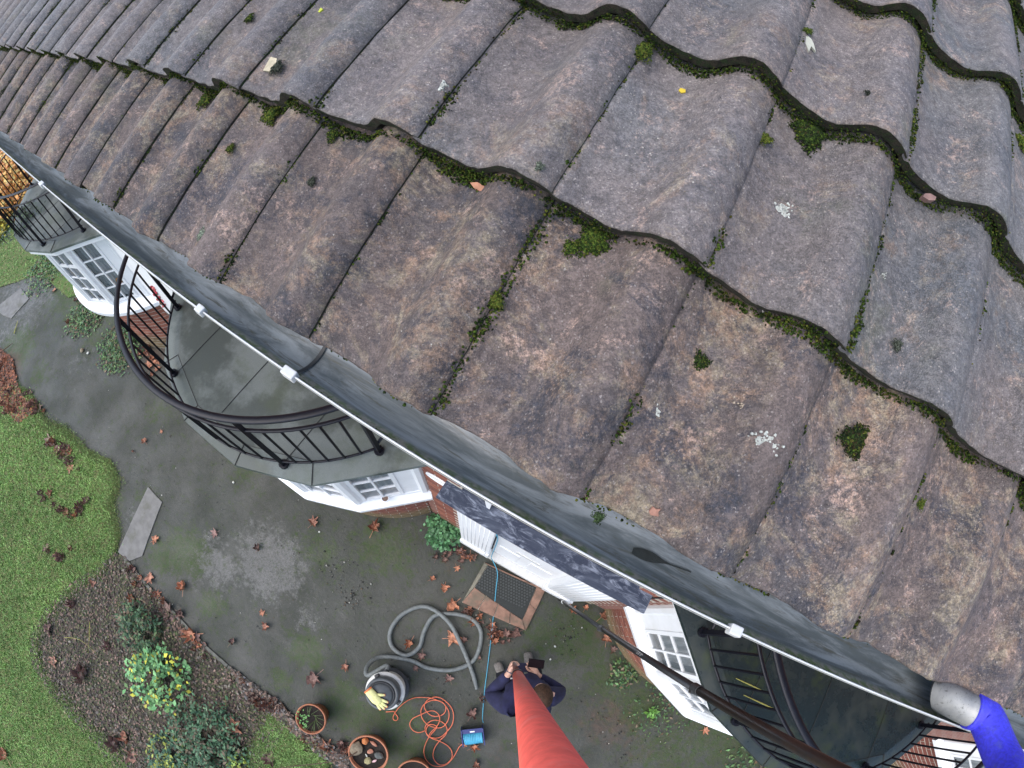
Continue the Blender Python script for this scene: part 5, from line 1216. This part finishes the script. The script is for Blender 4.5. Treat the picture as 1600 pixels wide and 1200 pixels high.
HV = [bp(0, .13, .90), bp(0, .12, 1.04), bp(0, .06, 1.20), bp(0, -.03, 1.34), bp(0, -.02, 1.43), sL, (sL + eL) / 2 + np.array([-.01, 0, 0]), eL, (eL + wL) / 2, wL + (eL - wL) * .10, sR, (sR + eR) / 2, eR, (eR + wR) / 2, wR + (eR - wR) * .10]
HE = [(0, 1), (1, 2), (2, 3), (3, 4), (3, 5), (5, 6), (6, 7), (7, 8), (8, 9), (3, 10), (10, 11), (11, 12), (12, 13), (13, 14)]
HR = [.185, .19, .185, .165, .10, .10, .09, .08, .062, .045, .10, .09, .08, .062, .045]
skin_obj('hoodie', HV, HE, HR, M_HOOD)
hood = MB(); hc = [bp(.04 + .105 * math.cos(a), -.05 + .10 * math.sin(a), 1.475 + .02 * math.sin(a * 1 + 3.4)) for a in np.linspace(0, 2 * math.pi, 22, endpoint=False)]
hood.tube([p - PC_ for p in hc], .036, 10, closed=True).build('hood', M_HOOD, person, smooth=True)
TV = [bp(0, .06, .93), bp(-.10, .06, .84), bp(-.13, .04, .50), SH0[0] + np.array([0, 0, .04]), bp(.10, .06, .84), bp(.14, .06, .50), SH1[0] + np.array([0, 0, .04])]
skin_obj('trousers', TV, [(0, 1), (1, 2), (2, 3), (0, 4), (4, 5), (5, 6)], [.15, .105, .08, .068, .105, .08, .068], M_JEAN)
for nm, c_, dr_ in (('shoe', bp(-.155, -.02, .05), np.array([-.78, .62, 0])), ('shoe', bp(.165, .10, .05), np.array([-.55, .83, 0]))):
    toe = {0: 1}
    px_t = atz(778, 1038, .05) if dr_[0] < -.7 else atz(825, 1022, .05); px_t = np.array(px_t)
    heel = px_t - dr_ / np.linalg.norm(dr_) * .20
    skin_obj(nm, [heel, heel + (px_t - heel) * .45 + np.array([0, 0, .012]), px_t - np.array([0, 0, .006]), px_t + (px_t - heel) * .16 - np.array([0, 0, .012])], [(0, 1), (1, 2), (2, 3)], [(.045, .05), (.05, .052), (.055, .042), (.04, .028)], M_SHOE)
# head details and hair
hcn = bp(.105, .075, 1.62) - PC_
fdir = fw * .62 + np.array([0, 0, -.78]); updir = np.array([0, 0, .62]) + fw * .78
HB = MB()
bm = bmesh.new(); bmesh.ops.create_icosphere(bm, subdivisions=4, radius=1); M_h = Matrix(((rt[0], updir[0], -fdir[0]), (rt[1], updir[1], -fdir[1]), (rt[2], updir[2], -fdir[2])))
dele = []
for v in bm.verts:
    p = v.co.copy()
    if p.z < -.42 or (p.y < -.35 and p.z < .1): dele.append(v)
    f = 1 + .035 * mnoise.noise(p * 5) + .02 * mnoise.noise(p * 16); v.co = M_h @ Vector((p.x * .083 * f, p.y * .112 * f, p.z * .104 * f)) + Vector(hcn + updir * .0)
bmesh.ops.delete(bm, geom=dele, context='VERTS'); me = bpy.data.meshes.new('hair'); bm.to_mesh(me); bm.free(); me.materials.append(M_HAIR); me.polygons.foreach_set('use_smooth', [True] * len(me.polygons))
hr = link(bpy.data.objects.new('hair', me), person)
def hp_(x, y, z): return np.array(M_h @ Vector((x, y, z))) + hcn
hd = MB()
hd_ = bmesh.new(); bmesh.ops.create_icosphere(hd_, subdivisions=3, radius=1)
for v in hd_.verts:
    p = v.co; tz = .095; v.co = M_h @ Vector((p.x * .076 * (1 - .18 * max(0, -p.y)), p.y * .112, p.z * .094)) + Vector(hcn + updir * -.004 + fdir * .004)
me = bpy.data.meshes.new('head'); hd_.to_mesh(me); hd_.free(); me.materials.append(M_SKIN); me.polygons.foreach_set('use_smooth', [True] * len(me.polygons)); link(bpy.data.objects.new('head', me), person)
MB().tube([hp_(0, .01, -.09), hp_(0, -.025, -.118), hp_(0, -.035, -.10)], [.008, .014, .012], 10).build('nose', M_SKIN, person, smooth=True)
for s in (-1, 1):
    MB().tube([hp_(s * .076, .02, .0), hp_(s * .09, .015, .01), hp_(s * .088, -.03, .0), hp_(s * .074, -.035, -.005)], [.006, .009, .009, .005], 8).build('ear', M_SKIN, person, smooth=True)
    MB().lathe([(0, .012), (.008, .009), (.012, 0), (0, -.004)], c=(0, 0, 0), n=12).build('eye', M_WHITE, person, smooth=True).location = tuple(hp_(s * .03, .0, -.088))
MB().tube([hp_(-.022, -.062, -.088), hp_(0, -.064, -.093), hp_(.022, -.062, -.088)], [.003, .006, .003], 8).build('mouth', plain('lips', (.42, .18, .15), .5), person, smooth=True)
# print on the chest of the hoodie: a small white crest and a pale curl
def chest(r_, f_, z): return bp(r_, f_ + .06, z - .03) - PC_
pm_ = MB()
for i, (x, w) in enumerate(((-.105, .018), (-.085, .012), (-.066, .016), (-.048, .010))):
    pm_.box(chest(x, .142, 1.335 + .004 * i), (w, .006, .035), [[rt[0], fw[0], 0], [rt[1], fw[1], 0], [0, 0, 1]])
pm_.tube([chest(-.077 + .045 * math.cos(a), .148, 1.335 + .028 * math.sin(a)) for a in np.linspace(.2, 4.2, 12)], .003, 5)
pm_.build('chest_print', M_WHITE, person)
MB().tube([chest(.02 + .03 * math.cos(a), .165, 1.30 + .03 * math.sin(a)) for a in np.linspace(-1.6, 2.6, 12)], .004, 5).build('chest_curl', M_STONEG, person)
# phone held in the right hand
ph = MB().box((0, 0, 0), (.078, .155, .010)).build('phone', M_PHONE); bevel(ph, .004); q = atz(838, 1036, 1.27); ph.location = tuple(q); ph.rotation_euler = (.35, .10, math.atan2(fw[1], fw[0]) - math.pi / 2 + 1.25)
tag(ph, 'black phone held flat in front of the navy hoodie', 'phone')
MB().box((0, 0, .0056), (.068, .14, .0012)).build('screen', plain('phone_screen', (.012, .005, .007), .5, spec=.15), ph)
watch = MB().tube([(wL + np.array([.028 * math.cos(a), .0, .028 * math.sin(a)])) for a in np.linspace(0, 6.283, 20, endpoint=False)], .006, 8, closed=True).build('wristwatch', M_SILVER)
tag(watch, 'small pale wristwatch on the hand gripping the pole', 'watch')

# ================================================================== SMALL THINGS ON THE HOUSE FRONT
def bayface(px_, py_, cx, s):
    a = np.array([cx + 1.40, .379, 0.]); n = np.array([.689, -.725, 0.]); d = ray(px_, py_); return CAM + d * (((a - n * s - CAM) @ n) / (d @ n))
M_ORG = plain('orange_fabric', (.75, .30, .04), .7, .15, 30)
for x, y, r, lb in ((186, 437, .075, 'larger orange cloth bundle on the inner sill of the left bay window'), (192, 426, .055, 'smaller orange cloth bundle behind the glass of the left bay window')):
    p = bayface(x, y, -6.22, .215); mb = MB(); mb.add([(v[0] * r * rnd.uniform(.8, 1.15), v[1] * r * .35, v[2] * r * rnd.uniform(.8, 1.1)) for v in ICO_V], [tuple(f) for f in ICO_F])
    o = mb.build('cloth_bundle', M_ORG, smooth=True); o.location = tuple(p); o.rotation_euler = (0, 0, .76); tag(o, lb, 'cloth')
    sb_ = o.modifiers.new('sub', 'SUBSURF'); sb_.levels = 1; sb_.render_levels = 1
p = atz(602, 778, 1.325)
o = MB().lathe([(0, 0), (.034, 0), (.038, .006), (.036, .014), (.030, .016), (.028, .010), (0, .010)], n=28).build('saucer', M_WHITE, smooth=False, loc=tuple(p)); tag(o, 'small round white rimmed brown saucer on the white sill of the middle bay', 'saucer')
MB().lathe([(0, .0112), (.028, .0112), (.026, .0125), (0, .013)], n=24).build('saucer_inside', plain('saucer_brown', (.20, .13, .10), .7), o)
P = []; Rr = []
for i in range(70):
    f = rnd.random(); q = aty(236 + 20 * f + rnd.gauss(0, 1), 447 + 30 * f + rnd.gauss(0, .8), .415); P.append(q); Rr.append(rnd.uniform(.010, .026))
tag(blobs('climbing_flowers', P, Rr, mat=M_LITTER, pal=np.array([(.35, .04, .05), (.5, .12, .12), (.12, .10, .04)]), probs=(.5, .3, .2)), 'spray of small red flowers climbing the white wall panel by the left bay')
